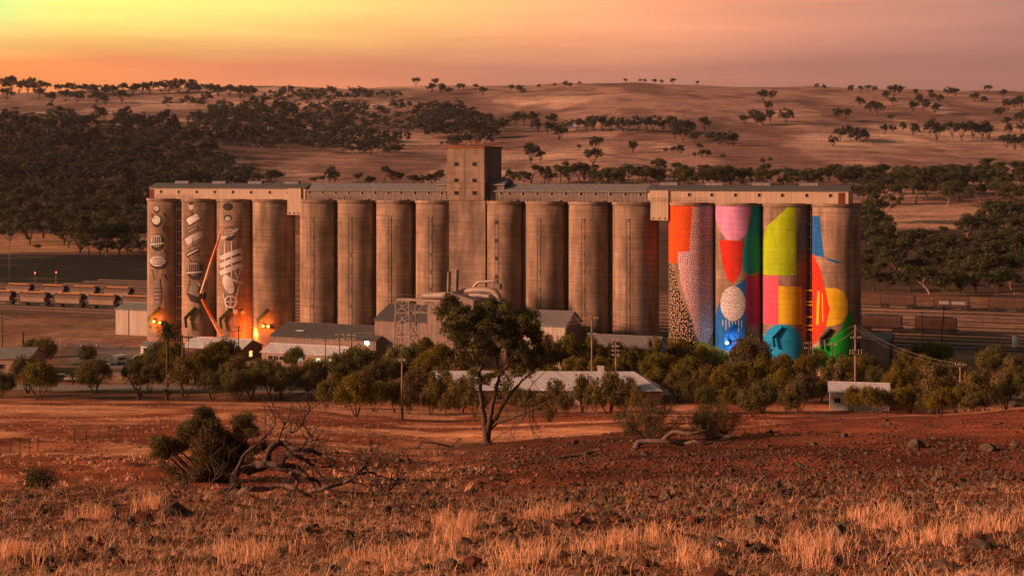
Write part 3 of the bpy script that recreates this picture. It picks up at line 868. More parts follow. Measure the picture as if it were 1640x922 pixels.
# hatches, conduits, chutes
def hatch_line(i, xpx, ys, mat):
    t = silos[i]
    th, _ = on_silo(i, xpx, 400)
    for y in ys:
        th, z = on_silo(i, xpx, y)
        o = MB().box(-.32, .32, -.06, .02, -.42, .42).build('access_hatch', mat, t)
        o.location = ((SR + .02) * math.sin(th), -(SR + .02) * math.cos(th), z); o.rotation_euler = (0, 0, th)
    c = MB()
    for dx in (-.42, .42):
        a = th + dx / SR
        c.tube([((SR + .03) * math.sin(a), -(SR + .03) * math.cos(a), z0) for z0 in (2, 32.5)], .035, 5)
    c.build('conduit', M['dark_steel'], t)
for i, xp, in ((4, 500), (5, 561), (6, 624), (7, 689), (9, 863), (10, 934), (11, 1006)):
    hatch_line(i, xp, (353, 380, 408, 435, 463, 490), M['steel'])
hatch_line(8, 795, (356, 385, 414, 443, 471), M['dark_steel'])
def chute(i, x, y, mat):
    t = silos[i]
    (a0, z0), (a1, z1), (a2, z2) = on_silo(i, x + 5, y - 4), on_silo(i, x - 7, y + 12), on_silo(i, x - 5, y + 27)
    p = lambda a, z, o: ((SR + o) * math.sin(a), -(SR + o) * math.cos(a), z)
    b = MB().tube([p(a0, z0, .2), p(a1, z1, 1.0)], .52, 4).tube([p(a1, z1 + .3, 1.0), p(a2, z2, 1.1)], .42, 4)
    b.build('loading_chute', mat, t)
for i, x, y in ((0, 251, 497), (1, 308, 497), (2, 364, 499), (3, 424, 500)): chute(i, x, y, M['green_steel'])
chute(13, 1172, 524, M['dark_steel'] if False else PC['blue']); chute(14, 1248, 528, PC['sky']); chute(15, 1326, 531, M['dark_steel'])

# ladders / frames in the gaps between silos
def riser(s, off, step, w, label, mat, pads=None, th=.13):
    t = thing('service_riser', label, 'riser pipe', row(s, off), ROT, 'riser frames between the silos')
    for dx in (-.22 * w, .22 * w):
        MB().tube([(dx, 0, 0), (dx, 0, 35.6)], th, 6).build('riser_pipe', mat, t)
    b = MB(); z = 3.0
    while z < 35.5:
        b.box(-w, w, -.12, .12, z, z + .22); z += step
    b.build('bracket_rungs', mat, t)
    return t
riser(10.8, -3.0, 2.75, 1.75, 'steel riser frame with brackets in the gap between the two leftmost silos', M['wood_dark'], th=.17)  # frame made wider and darker to stand in for the gap's deep shade
rr = riser(169.0, -2.5, 2.6, 1.45, 'steel riser frame with brackets beside the rightmost silo, amber painted low down', M['wood_dark'])
pb = MB()
for z in (9.3, 10.2, 12.0, 14.5, 15.2, 17.6): pb.box(-1.6, 1.6, -.2, -.13, z, z + .3)
pb.build('amber_rungs', PC['amber'], rr)
riser(55.4, -2.4, 4.0, .9, 'thin dark riser pipe between the first pair of middle silos', M['dark_steel'], th=.1)
riser(124.8, -2.4, 4.0, .9, 'thin dark riser pipe left of the silo by the right cream shaft', M['dark_steel'], th=.1)
riser(65.9, -2.4, 40.0, .5, 'dark drain pipe in the gap behind the long dark roof', M['dark_steel'], th=.12)
riser(76.2, -2.4, 40.0, .5, 'dark drain pipe in the gap two silos left of the tower', M['dark_steel'], th=.12)
riser(104.2, -2.4, 40.0, .5, 'dark drain pipe in the gap right of the bright silo', M['dark_steel'], th=.12)
riser(114.4, -2.4, 40.0, .5, 'dark drain pipe in the gap two silos right of the tower', M['dark_steel'], th=.12)

# galleries on top
def gallery(s0, s1, eave, ridge, wall, roof, label, win, vents=(), shaft=None, door=None, front=-3.1, z0=SH + .05, raised=None):
    t = thing('conveyor_gallery', label, 'gallery', row(s0, 0), ROT, 'iron galleries along the silo tops')
    L = s1 - s0; d = -front
    b = MB().prism([(0, -d, z0), (0, d, z0), (0, d, eave), (0, 0, ridge - .1), (0, -d, eave)], (L, 0, 0))
    b.build('wall', wall, t)
    r = MB()
    for sg in (-1, 1):
        r.prism([(-.25, sg * (d + .35), eave - .12), (-.25, sg * (d + .35), eave + .05), (-.25, 0, ridge + .08), (-.25, 0, ridge - .09)], (L + .5, 0, 0))
    r.build('roof', roof, t)
    for x in win:
        s = s_at(x, front) - s0
        w = MB().box(s - .42, s + .42, -d - .06, -d - .005, z0 + 1.35, z0 + 2.25).build('window', M['frame_white'], t)
        MB().box(s - .30, s + .30, -d - .075, -d - .062, z0 + 1.45, z0 + 2.15).build('pane', M['glass'], w)
    for x in vents:
        s = s_at(x, 0) - s0
        MB().prism([(s - 2.0, -.5, ridge - .15), (s - 2.0, .5, ridge - .15), (s - 2.0, .6, ridge + .45), (s - 2.0, 0, ridge + .6), (s - 2.0, -.6, ridge + .45)], (4.0, 0, 0)).build('ridge_vent', M['roof_grey'], t)
    if shaft:
        a, c, zb = shaft
        a = s_at(a, front - .35) - s0; c = s_at(c, front - .35) - s0
        MB().box(a, c, -d - .35, d - .4, zb, eave - .16).build('hanging_shaft', wall, t)
        k = MB()
        for q in range(3): k.box(a + .5 + q * (c - a - 1.3) / 2, a + .8 + q * (c - a - 1.3) / 2, -d - .4, -d - .352, zb + .25, zb + .6)
        k.build('shaft_vents', M['glass'], t)
    if door is not None:
        s = s_at(door, front) - s0
        MB().box(s - .7, s + .7, -d - .07, -d - .005, z0 + .05, z0 + 2.4).build('door', M['maroon'], t)
    # handrail
    h = MB()
    for zz in (.55, 1.05): h.beam((.5, -d - .9, z0 + zz), (min(L, 14) - .5, -d - .9, z0 + zz), .05)
    for q in range(6): h.beam((.5 + q * (min(L, 14) - 1) / 5, -d - .9, z0), (.5 + q * (min(L, 14) - 1) / 5, -d - .9, z0 + 1.1), .05)
    h.build('handrail', M['steel'], t)
    return t
sA, sB = s_at(240, -3.1), s_at(489, -3.1)
gallery(sA, sB, 38.95, 40.0, M['cream_iron'], M['roof_dark'], 'long cream iron gallery on the silo tops at the left end', (258, 286, 315, 344, 373, 402, 432, 461), (293, 352, 410, 468), (460, 482, 32.4), 243)
sC, sD = s_at(491, -3.1), s_at(715, -3.1)
gallery(sC, sD, 38.45, 40.05, M['grey_iron'], M['roof_grey'], 'weathered grey iron gallery on the silo tops left of the tower', (496, 517, 538, 559, 580, 601, 622, 643, 665, 687, 708))
sE, sF = s_at(786, -3.1), s_at(1036, -3.1)
gallery(sE, sF, 38.45, 40.05, M['grey_iron'], M['roof_grey'], 'weathered grey iron gallery on the silo tops right of the tower', (803, 816, 838, 861, 884, 907, 931, 954, 978, 1002, 1026))
sG, sH2 = s_at(1037, -3.1), s_at(1359, -3.1)
gallery(sG, sH2, 38.9, 39.95, M['cream_iron'], M['roof_dark'], 'long cream iron gallery above the colourful silos at the right end', (1067, 1104, 1140, 1178, 1216, 1253, 1292, 1330), (1072, 1145, 1220, 1296), (1042, 1070, 32.2), 1348)

# tower
def tower():
    off = -4.7
    s0, s1 = s_at(716, off), s_at(775.5, off)
    t = thing('elevator_tower', 'tall square concrete elevator tower rising from the middle of the silos', 'tower', row(s0, 0), ROT)
    # depth from the photographed right corner at x = 803
    dep = 2.0
    while CX + F * row(s1, off + dep).x / row(s1, off + dep).y < 803 and dep < 20: dep += .1
    W = s1 - s0; b = MB()
    zt = 48.35
    b.box(0, W, off, off + dep, 36.3, zt); b.build('upper_wall', M['concrete_flat'], t)
    MB().box(.4, W + .2, off + .2, 5.0, 0, 36.28).build('lower_wall', M['concrete_flat'], t)
    MB().box(-.2, W + .2, off - .2, off + dep + .2, zt + .003, zt + .38).build('roof_slab', M['rust'], t)
    h = MB()
    zz = zt + .38
    cs = [(0, off), (W, off), (W, off + dep), (0, off + dep)]
    for a, c in zip(cs, cs[1:] + cs[:1]):
        for q in (.5, 1.0): h.beam((*a, zz + q), (*c, zz + q), .06)
        for q in range(7):
            u = q / 6; x, y = a[0] + (c[0] - a[0]) * u, a[1] + (c[1] - a[1]) * u
            h.beam((x, y, zz), (x, y, zz + 1.05), .06)
    h.build('roof_railing', M['rust'], t)
    def win(x0, z0, face):
        w = MB()
        if face == 'f':
            w.box(x0 - .62, x0 + .62, off - .05, off - .004, z0 - .5, z0 + .5)
            fo = w.build('window', M['steel'], t)
            MB().box(x0 - .5, x0 + .5, off - .07, off - .052, z0 - .4, z0 + .4).build('pane', M['glass'], fo)
        else:
            w.box(W + .004, W + .05, x0 - .6, x0 + .6, z0 - .5, z0 + .5)
            fo = w.build('window', M['steel'], t)
            MB().box(W + .052, W + .07, x0 - .48, x0 + .48, z0 - .4, z0 + .4).build('pane', M['glass'], fo)
    for y in (263, 289, 309):
        for x in (731, 760):
            s = s_at(x, off) - s0; p = row(s_at(x, off), off)
            win(s, CZ - (y - HY) / F * p.y, 'f')
    win(off + dep * .55, 43.2, 's'); win(off + dep * .85, 46.6, 's')
    MB().box(W * .44, W * .47, off - .04, off - .003, 36.4, zt - .1).build('conduit', M['steel'], t)
    # small raised gallery bays on both sides
    MB().prism([(-3.3, -2.9, 36.1), (-3.3, 2.9, 36.1), (-3.3, 2.9, 40.0), (-3.3, 0, 41.2), (-3.3, -2.9, 40.0)], (3.28, 0, 0)).build('side_bay', M['grey_iron'], t)
    MB().prism([(W + .02, -2.9, 36.1), (W + .02, 2.9, 36.1), (W + .02, 2.9, 40.0), (W + .02, 0, 41.2), (W + .02, -2.9, 40.0)], (4.2, 0, 0)).build('side_bay', M['grey_iron'], t)
    r = MB()
    for x0, L in ((-3.5, 3.48), (W + .02, 4.4)):
        for sg in (-1, 1): r.prism([(x0, sg * 3.3, 39.75), (x0, sg * 3.3, 39.95), (x0, 0, 41.45), (x0, 0, 41.23)], (L, 0, 0))
    r.build('bay_roof', M['roof_grey'], t)
tower()
# bracing blocks on the silo tops (railing knobs)
for i in range(4, 12):
    k = MB()
    for q in range(9):
        a = R(-70 + q * 17); k.box(SR * math.sin(a) - .15, SR * math.sin(a) + .15, -SR * math.cos(a) - .1, -SR * math.cos(a) + .2, SH + .18, SH + .5)
    k.build('roof_brackets', M['steel'], silos[i])

# ------------------------------------------------------------------ buildings
def shed(name, label, cat, xl, xr, Y, eave, ridge, depth, wall, roof, rot=ROT, over=.3, wins=(), winz=(1.0, 2.1), z0=None, gable_wall=None, ridge_frac=.5, lit=(), end_win=None, hip=0.0):
    p = G(xl, Y)
    if z0 is not None: p.z = z0
    d = Vector((math.cos(rot), math.sin(rot)))
    t_ = (xr - CX) / F
    L = (t_ * p.y - p.x) / (d.x - t_ * d.y)
    t = thing(name, label, cat, p, rot)
    rf = depth * ridge_frac
    b = MB().prism([(0, 0, -.6), (0, depth, -.6), (0, depth, eave), (0, rf, ridge - .1), (0, 0, eave)], (L, 0, 0)) if not hip else MB().box(0, L, 0, depth, -.6, eave)
    b.build('wall', wall, t)
    r = MB()
    if not hip:
        k1 = (ridge - eave) / rf; k2 = (ridge - eave) / (depth - rf)
        r.prism([(-over, -over, eave - over * k1), (-over, -over, eave - over * k1 + .14), (-over, rf, ridge + .14), (-over, rf, ridge)], (L + 2 * over, 0, 0))
        r.prism([(-over, depth + over, eave - over * k2), (-over, depth + over, eave - over * k2 + .14), (-over, rf, ridge + .14), (-over, rf, ridge)], (L + 2 * over, 0, 0))
        r.box(-over, L + over, rf - .18, rf + .18, ridge + .1, ridge + .2)
    else:
        e = .4; A, B_, C_, D_ = (-e, -e, eave), (L + e, -e, eave), (L + e, depth + e, eave), (-e, depth + e, eave)
        E1, E2 = (0 - e, rf, ridge), (L - hip, rf, ridge)
        r.quad(A, B_, E2, E1).quad(C_, D_, E1, E2).quad(B_, C_, E2).quad(D_, A, E1).quad(A, D_, C_, B_)
    r.build('roof', roof, t)
    for x in wins:
        s = ((x - CX) / F * p.y - p.x) / (d.x - (x - CX) / F * d.y)
        w = MB().box(s - .6, s + .6, -.07, -.004, *winz).build('window', M['frame_white'], t)
        MB().box(s - .5, s - .03, -.09, -.072, winz[0] + .1, winz[1] - .1).box(s + .03, s + .5, -.09, -.072, winz[0] + .1, winz[1] - .1).build('pane', M['lit_window_green'] if x in lit else M['glass'], w)
    if end_win:
        y0, y1, za, zb, mt = end_win
        w = MB().box(L + .004, L + .06, y0 - .1, y1 + .1, za - .1, zb + .1).build('window', M['frame_white'], t)
        MB().box(L + .062, L + .08, y0, y1, za, zb).build('pane', mt, w)
    return t, L

t, L = shed('long_shed', 'long low iron shed with dark roof in front of the plain silos', 'shed', 434, 602, 329, 5.0, 7.3, 14, M['shed_iron'], M['roof_dark'], ridge_frac=.55)
MB().box(5.2, 7.2, 2.3, 4.2, 6.05, 6.2).build('skylight', M['white_paint'], t)
t, L = shed('iron_shed', 'tall iron shed with sloping dark roof behind the lattice tower', 'shed', 600, 684, 322, 9.4, 12.2, 14, M['shed_iron'], M['roof_dark'], ridge_frac=.55)
# gable-fronted plant building with flues and ducts
def plant():
    p = G(684, 316); t = thing('plant_building', 'tall gabled iron plant building with two flues beside the big gum tree', 'building', p, ROT)
    W, D, e, a = 11.2, 11, 14.6, 16.2
    MB().prism([(0, 0, -.5), (W, 0, -.5), (W, 0, e), (W / 2, 0, a - .1), (0, 0, e)], (0, D, 0)).build('wall', M['shed_iron'], t)
    r = MB()
    for x0, x1 in ((-.4, W / 2), (W + .4, W / 2)):
        k = (a - e) / (W / 2)
        r.prism([(x0, -.3, e - .4 * k), (x0, -.3, e - .4 * k + .15), (x1, -.3, a + .15), (x1, -.3, a)], (0, D + .6, 0))
    r.build('roof', M['roof_grey'], t)
    for x, zt in ((3.9, 20.6), (5.8, 21.0)):
        f = MB().tube([(x - .15, 3.2, 15.2), (x + .05, 3.2, zt)], .43, 12); f.tube([(x + .05, 3.2, zt - .25), (x + .05, 3.2, zt + .02)], .48, 12)
        f.build('flue', M['steel'], t)
    for z in (9.2, 12.0):
        w = MB().box(4.2, 6.6, -.07, -.004, z - .6, z + .6).build('window', M['steel'], t)
        MB().box(4.35, 6.45, -.09, -.072, z - .5, z + .5).build('pane', M['glass'], w)
    def duct(pts, r):
        q = [Vector(v) for v in pts]; P = []
        for i in range(len(q) - 1):
            a_, b_, c_, d_ = q[max(i - 1, 0)], q[i], q[i + 1], q[min(i + 2, len(q) - 1)]
            for k in range(6):
                u = k / 6
                P.append(.5 * ((2 * b_) + (c_ - a_) * u + (2 * a_ - 5 * b_ + 4 * c_ - d_) * u * u + (3 * b_ - a_ - 3 * c_ + d_) * u ** 3))
        P.append(q[-1])
        MB().tube(P, r, 12).build('duct', M['steel_pink'], t, smooth=True)
    duct([(8.5, 5, 15.6), (9.2, 5, 17.2), (10.4, 5, 18.3), (12.5, 5, 18.5), (14.2, 5, 18.7), (15, 5.4, 18.3)], .34)
    duct([(6.5, 4.5, 16.0), (9.5, 4.5, 16.5), (12.5, 4.5, 16.6), (14.4, 4.5, 16.2), (15.4, 4.5, 14.8), (15.5, 4.5, 12.5), (15.5, 4.5, 6)], .72)
    duct([(8.5, 3.8, 15.3), (11, 3.8, 15.5), (13.6, 3.8, 15.2)], .5)
    MB().box(13.6, 15.4, 5, 6.4, 16.8, 18.0).build('fan_housing', M['steel'], t)
    MB().box(11.3, 17.5, 3.2, 9, -.5, 11.0).build('annex', M['shed_iron'], t)
    MB().box(11.25, 17.7, 3.0, 9.2, 11.003, 11.2).build('annex_roof', M['roof_grey'], t)
plant()
# lattice tower with conveyor
def lattice():
    b = G(645, 306); t = thing('lattice_tower', 'pale steel lattice tower carrying a conveyor bridge beside the iron shed', 'lattice tower', b, ROT)
    H = 15.0; w0, w1 = 2.1, 1.55
    def c(sx, sy, z):
        w = w0 + (w1 - w0) * z / H; return Vector((sx * w, sy * w + 1.5, z))
    for sx in (-1, 1):
        for sy in (-1, 1): MB().beam(c(sx, sy, -.3), c(sx, sy, H), .2).build('leg', M['steel_pink'], t)
    k = MB(); n = 6
    for i in range(n):
        z0, z1 = H * i / n, H * (i + 1) / n
        for (a, d) in (((-1, -1), (1, -1)), ((-1, 1), (1, 1)), ((-1, -1), (-1, 1)), ((1, -1), (1, 1))):
            k.beam(c(*a, z0), c(*d, z1), .1); k.beam(c(*d, z0), c(*a, z1), .1); k.beam(c(*a, z1), c(*d, z1), .12)
    k.build('bracing', M['steel_pink'], t)
    br = MB(); x0, x1, za, zb = -1.5, 9.2, 12.6, 15.2
    for y in (.2, 2.8):
        br.beam((x0, y, zb), (x1, y, zb), .16); br.beam((x0 + 3, y, za), (x1, y, za), .14)
        for q in range(4):
            u0, u1 = x0 + 3 + q * 1.95, x0 + 3 + (q + 1) * 1.95
            br.beam((u0, y, za if q % 2 else zb), (u1, y, zb if q % 2 else za), .12)
    br.box(x0, x1, .1, 2.9, zb + .1, zb + .3); br.build('bridge', M['steel_pink'], t)
    MB().tube([(4.0, 1.5, 16.1), (9.6, 1.5, 16.5)], .72, 14).build('conveyor_housing', M['steel_pink'], t)
    hr = MB()
    for q in range(9): hr.beam((x0 + q * .7, .1, zb + .3), (x0 + q * .7, .1, zb + 1.3), .05)
    hr.beam((x0, .1, zb + 1.3), (x0 + 5.6, .1, zb + 1.3), .05); hr.build('handrail', M['steel'], t)
lattice()
t, L = shed('gable_shed', 'iron shed with patched grey roof and pale front wall right of the big gum tree', 'shed', 838, 905, 308, 9.8, 12.4, 11, M['white_iron'], M['roof_grey'])
MB().prism([(L + .004, 0.05, -.5), (L + .004, 10.95, -.5), (L + .004, 10.95, 8.5), (L + .004, 5.5, 11.4), (L + .004, .05, 8.5)], (.06, 0, 0)).build('end_wall', M['grey_iron'], t)
shed('low_shed', 'low long roof at the foot of the silos left of the coloured ones', 'shed', 935, 1050, 301, 6.0, 8.0, 9, M['grey_iron'], M['roof_grey'])
t, L = shed('site_office', 'low tan office with pale roof and lit windows below the dark long roof', 'office', 419, 545, 316, 2.9, 4.3, 8, M['tan_wall'], M['roof_light'], wins=(433, 442, 451, 470, 482, 510, 530), winz=(1.2, 2.3), lit=(482, 510, 530))
shed('brick_workshop', 'red brick workshop with pale grey roof and one lit end window', 'workshop', 294, 386, 327, 2.7, 4.4, 9, M['brick'], M['roof_light'], end_win=(3.3, 4.6, .7, 2.0, M['lit_window']))
shed('white_hut', 'small white hut with one dark window beside the date palm', 'hut', 225, 246, 331, 2.6, 3.1, 4, M['white_paint'], M['roof_grey'], wins=(233,), winz=(1.0, 2.0))
t, L = shed('pale_shed', 'pale iron shed with grey roof standing left of the silos', 'shed', 185, 262, 376, 6.7, 7.9, 9, M['white_iron'], M['roof_grey'])
MB().box(4.0, 4.25, -.1, -.004, 0, 6.5).build('downpipe', M['steel'], t)
t, L = shed('roadside_house', 'dark tan house with striped iron roof at the left edge', 'house', -70, 46, 300, 3.6, 5.2, 9, M['tan_wall'], M['roof_grey'], rot=-.05, wins=(2,), winz=(1.3, 2.5))
hr_, L = shed('homestead', 'long brick homestead with big pale iron roof behind the big gum tree', 'house', 690, 1058, 263, 2.5, 5.4, 10, M['brick'], M['roof_light'], rot=-.03, wins=(725, 760, 800, 868, 899, 1035), winz=(.7, 2.0), hip=4.5)
MB().box(24, 27.5, -.12, -.004, 0, 2.3).build('white_shutter', M['white_paint'], hr_)
MB().box(31, 32.2, 5, 6.2, 5.0, 6.3).build('chimney', M['white_paint'], hr_)
MB().box(L + .02, L + .7, 3, 4, 1.2, 1.9).build('air_conditioner', M['white_paint'], hr_)
ct, L = shed('cottage', 'small white cottage with pale iron roof behind a row of young trees', 'cottage', 1329, 1424, 254, 3.3, 4.5, 7, M['cottage_wall'], M['roof_light'], rot=-.21, wins=(1341,), winz=(1.3, 2.3))
MB().box(3.2, 4.1, -.06, -.004, .1, 2.3).build('door', M['steel'], ct)
# open-ended shed right of the silos
def open_shed():
    p = row(s_at(1370, 14), 14); s0 = p
    t = thing('open_shed', 'grey iron shed with open dark end right of the silos', 'shed', p, ROT)
    L, D, e, a = 7.2, 7.5, 5.9, 7.2
    MB().box(0, L, -.1, .1, 0, e).box(0, L, D - .1, D + .1, 0, e).box(-.1, .1, .1, D - .1, 0, e).build('wall', M['white_iron'], t)
    r = MB()
    for y0, y1 in ((-.4, D / 2), (D + .4, D / 2)):
        r.prism([(-.2, y0, e - .1), (-.2, y0, e + .05), (-.2, y1, a + .05), (-.2, y1, a - .1)], (L + .6, 0, 0))
    r.build('roof', M['roof_grey'], t)
    MB().prism([(L + .05, -.1, e + .02), (L + .05, D + .1, e + .02), (L + .05, D / 2, a - .12)], (.1, 0, 0)).prism([(L + .05, -.1, e - 1.2), (L + .05, .9, e - 1.2), (L + .05, .9, e), (L + .05, -.1, e)], (.1, 0, 0)).build('gable_panel', M['grey_iron'], t)
    for y in (.2, D - .2): MB().box(L - .2, L, y - .1, y + .1, 0, e).build('post', M['dark_steel'], t)
open_shed()
# far farm house in the trees
fp = ground_at(905, 208)
t = thing('farmhouse', 'tiny white farmhouse among the dark trees on the hill', 'house', fp, .1)
MB().prism([(0, 0, -1), (0, 9, -1), (0, 9, 4), (0, 4.5, 6.5), (0, 0, 4)], (16, 0, 0)).build('wall', M['white_paint'], t)
MB().prism([(-.5, -.6, 3.8), (-.5, -.6, 4.1), (-.5, 4.5, 6.9), (-.5, 4.5, 6.6)], (17, 0, 0)).prism([(-.5, 9.6, 3.8), (-.5, 9.6, 4.1), (-.5, 4.5, 6.9), (-.5, 4.5, 6.6)], (17, 0, 0)).build('roof', M['roof_light'], t)
fp = ground_at(987, 209)
t = thing('farm_shed', 'tiny pale shed at the edge of the hillside trees', 'shed', fp, .1)
MB().prism([(0, 0, -1), (0, 6, -1), (0, 6, 4), (0, 3, 5.2), (0, 0, 4)], (7, 0, 0)).build('wall', M['white_paint'], t)
MB().prism([(-.3, -.4, 3.8), (-.3, -.4, 4.0), (-.3, 3, 5.5), (-.3, 3, 5.3)], (7.6, 0, 0)).prism([(-.3, 6.4, 3.8), (-.3, 6.4, 4.0), (-.3, 3, 5.5), (-.3, 3, 5.3)], (7.6, 0, 0)).build('roof', M['roof_grey'], t)

# ------------------------------------------------------------------ trees
def leaf_cloud(g, cen, rad, n_per, size, aspect=.5, out=.65, shell=.5, tone=(.65, 1.35), droop=0.0):
    cen = np.asarray(cen, float); rad = np.asarray(rad, float)
    if rad.ndim == 1: rad = np.repeat(rad[:, None], 3, 1)
    n_per = np.broadcast_to(np.asarray(n_per), (len(cen),)).astype(int)
    idx = np.repeat(np.arange(len(cen)), n_per); n = len(idx)
    d = g.normal(size=(n, 3)); d /= np.linalg.norm(d, axis=1)[:, None]
    r = shell + (1 - shell) * g.random(n) ** .7
    r *= 1 + .22 * g.normal(size=n) * .6
    p = cen[idx] + d * rad[idx] * r[:, None]
    nn = d * out + g.normal(size=(n, 3)) * (1 - out) * .8; nn /= np.linalg.norm(nn, axis=1)[:, None]
    t = np.cross(nn, g.normal(size=(n, 3))); t[:, 2] -= droop; t -= nn * (t * nn).sum(1)[:, None]; t /= np.linalg.norm(t, axis=1)[:, None]
    b = np.cross(nn, t)
    s = size * (.6 + .8 * g.random(n)); t *= (s * .5)[:, None]; b *= (s * .5 * aspect)[:, None]
    V = np.stack([p - t, p + b, p + t, p - b], 1).reshape(-1, 3)
    Fc = np.arange(4 * n).reshape(n, 4)
    ct = tone[0] + (tone[1] - tone[0]) * g.random(len(cen))
    c = ct[idx] * (.7 + .6 * g.random(n))
    hue = g.normal(size=n) * .08
    cols = np.stack([c * (1 + hue), c, c * (1 - hue)], 1)
    return V, Fc, cols

class Skel:
    def __init__(s, seed): s.g = random.Random(seed); s.b = MB(); s.ends = []; s.mid = []
    def limb(s, p, d, L, r, lvl, up=.15, wob=.25, split=(2, 3), shrink=.68, spread=.75, sides=6):
        g = s.g; n = max(3, int(4 - .0 * lvl)); pts = [Vector(p)]; rr = [r]; d = Vector(d).normalized()
        for i in range(n):
            d = (d + Vector((g.uniform(-wob, wob), g.uniform(-wob, wob), g.uniform(-wob, wob) * .6 + up * .3))).normalized()
            pts.append(pts[-1] + d * L / n); rr.append(r * (1 - .38 * (i + 1) / n))
        s.b.tube(pts, rr, sides, cap=False)
        if lvl == 0:
            s.ends.append(pts[-1]); return
        if lvl == 1: s.mid.append(pts[-1])
        for q in range(g.randint(*split)):
            a = g.uniform(0, 2 * math.pi)
            o = Vector((math.cos(a), math.sin(a), g.uniform(-.15, .35))) * spread
            s.limb(pts[-1], d + o, L * shrink * g.uniform(.75, 1.2), rr[-1] * .72, lvl - 1, up, wob, split, shrink, spread, max(4, sides - 1))

def gum_proto(seed, h=12, lvl=3, trunk=.28, spread=.75, leaves=70, size=.55, clump=1.5, lean=.1, flat=.6):
    s = Skel(seed); g = np.random.default_rng(seed)
    s.limb((0, 0, -.4), (s.g.uniform(-lean, lean), s.g.uniform(-lean, lean), 1), h * trunk, h * .026, lvl, spread=spread)
    e = np.array([list(v) for v in s.ends + s.mid]); 
    z0 = e[:, 2].max(); k = h / (z0 + clump * flat)
    e *= k
    for i, v in enumerate(s.b.v): s.b.v[i] = (v[0] * k, v[1] * k, v[2] * k)
    rad = np.stack([g.uniform(.75, 1.25, len(e)) * clump, g.uniform(.75, 1.25, len(e)) * clump, g.uniform(.75, 1.25, len(e)) * clump * flat], 1)
    V, Fc, cols = leaf_cloud(g, e, rad, leaves, size, .55, droop=.4)
    W = max(np.ptp(V[:, 0]), np.ptp(V[:, 1])); H = V[:, 2].max()
    return s.b, (V, Fc, cols), W, H

def merge_np(parts):
    """[(V, F4, col, mat)] -> arrays"""
    vs, fs, cs, ms = [], [], [], []; o = 0
    for V, Fc, c, mi in parts:
        vs.append(V); fs.append(Fc + o); cs.append(c); ms.append(np.full(len(Fc), mi)); o += len(V)
    return np.concatenate(vs), np.concatenate(fs), np.concatenate(cs), np.concatenate(ms)
def mb_np(b, tone=1.0):
    V = np.array(b.v); q = [f if len(f) == 4 else (f[0], f[1], f[2], f[2]) for f in b.f if len(f) in (3, 4)]
    Fc = np.array(q); return V, Fc, np.full((len(Fc), 3), tone)

class TreeKind:
    """prototype with a trunk part and a crown part"""
    def __init__(s, b, leaf, W, H, bark, leafm, single=False):
        s.W, s.H, s.single = W, H, single
        if single:
            V, Fc, c, mi = merge_np([(*leaf, 0), (*mb_np(b), 1)])
            s.me = np_mesh('gum_tree', V, Fc, [leafm, bark], c, midx=mi)
        else:
            s.tr = b.mesh('trunk', bark, True); s.cr = np_mesh('crown', *leaf[:2], leafm, leaf[2])
    def place(s, name, p, w, h, rz, label, cat, group=None):
        sc = (w / s.W, w / s.W, h / s.H)
        if s.single:
            o = bpy.data.objects.new(name, s.me); o.location = p; o.rotation_euler = (0, 0, rz); o.scale = sc; link(o); return props(o, label, cat, group)
        t = thing(name, label, cat, p, rz, group); t.scale = sc
        for nm, me in (('trunk', s.tr), ('crown', s.cr)):
            link(bpy.data.objects.new(nm, me), t)
        return t

def dome_proto(seed, H=12.0, W=11.0, base=.25, n=26, leaves=40, size=.9, cl=1.6, lum=.25, flat=.75):
    g = np.random.default_rng(seed); s = Skel(seed); cen, rad = [], []
    lobes = [(g.uniform(-.28, .28) * W, g.uniform(-.28, .28) * W, H * g.uniform(.40, .66), g.uniform(.28, .42) * W) for _ in range(4)]
    for k in range(n):
        lx, ly, lz, lr = lobes[k % 4]; d = g.normal(size=3); d /= np.linalg.norm(d); d[2] = abs(d[2]) * 1.0 - .45 * (g.random() < .5)
        r = lr * g.uniform(.55, 1.0); z = lz + d[2] * r * .95
        z = min(max(z, base * H + .6), H - cl * flat)
        cen.append((lx + d[0] * r, ly + d[1] * r, z)); rad.append([cl * g.uniform(.7, 1.25)] * 2 + [cl * flat * g.uniform(.7, 1.2)])
    fork = Vector((g.uniform(-.4, .4), g.uniform(-.4, .4), base * H * g.uniform(.7, 1.2)))
    s.b.tube([(0, 0, -.5), fork * .5 + Vector((.1, 0, 0)), fork], [H * .026, H * .021, H * .018], 6, cap=False)
    for k in range(0, n, 3):
        c = Vector(cen[k]); m1 = fork.lerp(c, .5) + Vector((0, 0, -.06 * H))
        s.b.tube([fork, m1, c], [H * .012, H * .008, H * .003], 5, cap=False)
    V, Fc, c = leaf_cloud(g, cen, np.array(rad), leaves, size, .6, out=.6, shell=.4, tone=(.6, 1.4), droop=.3)
    return s.b, (V, Fc, c), float(np.percentile(V[:, 0], 98) - np.percentile(V[:, 0], 2) + np.percentile(V[:, 1], 98) - np.percentile(V[:, 1], 2)) / 2, V[:, 2].max()

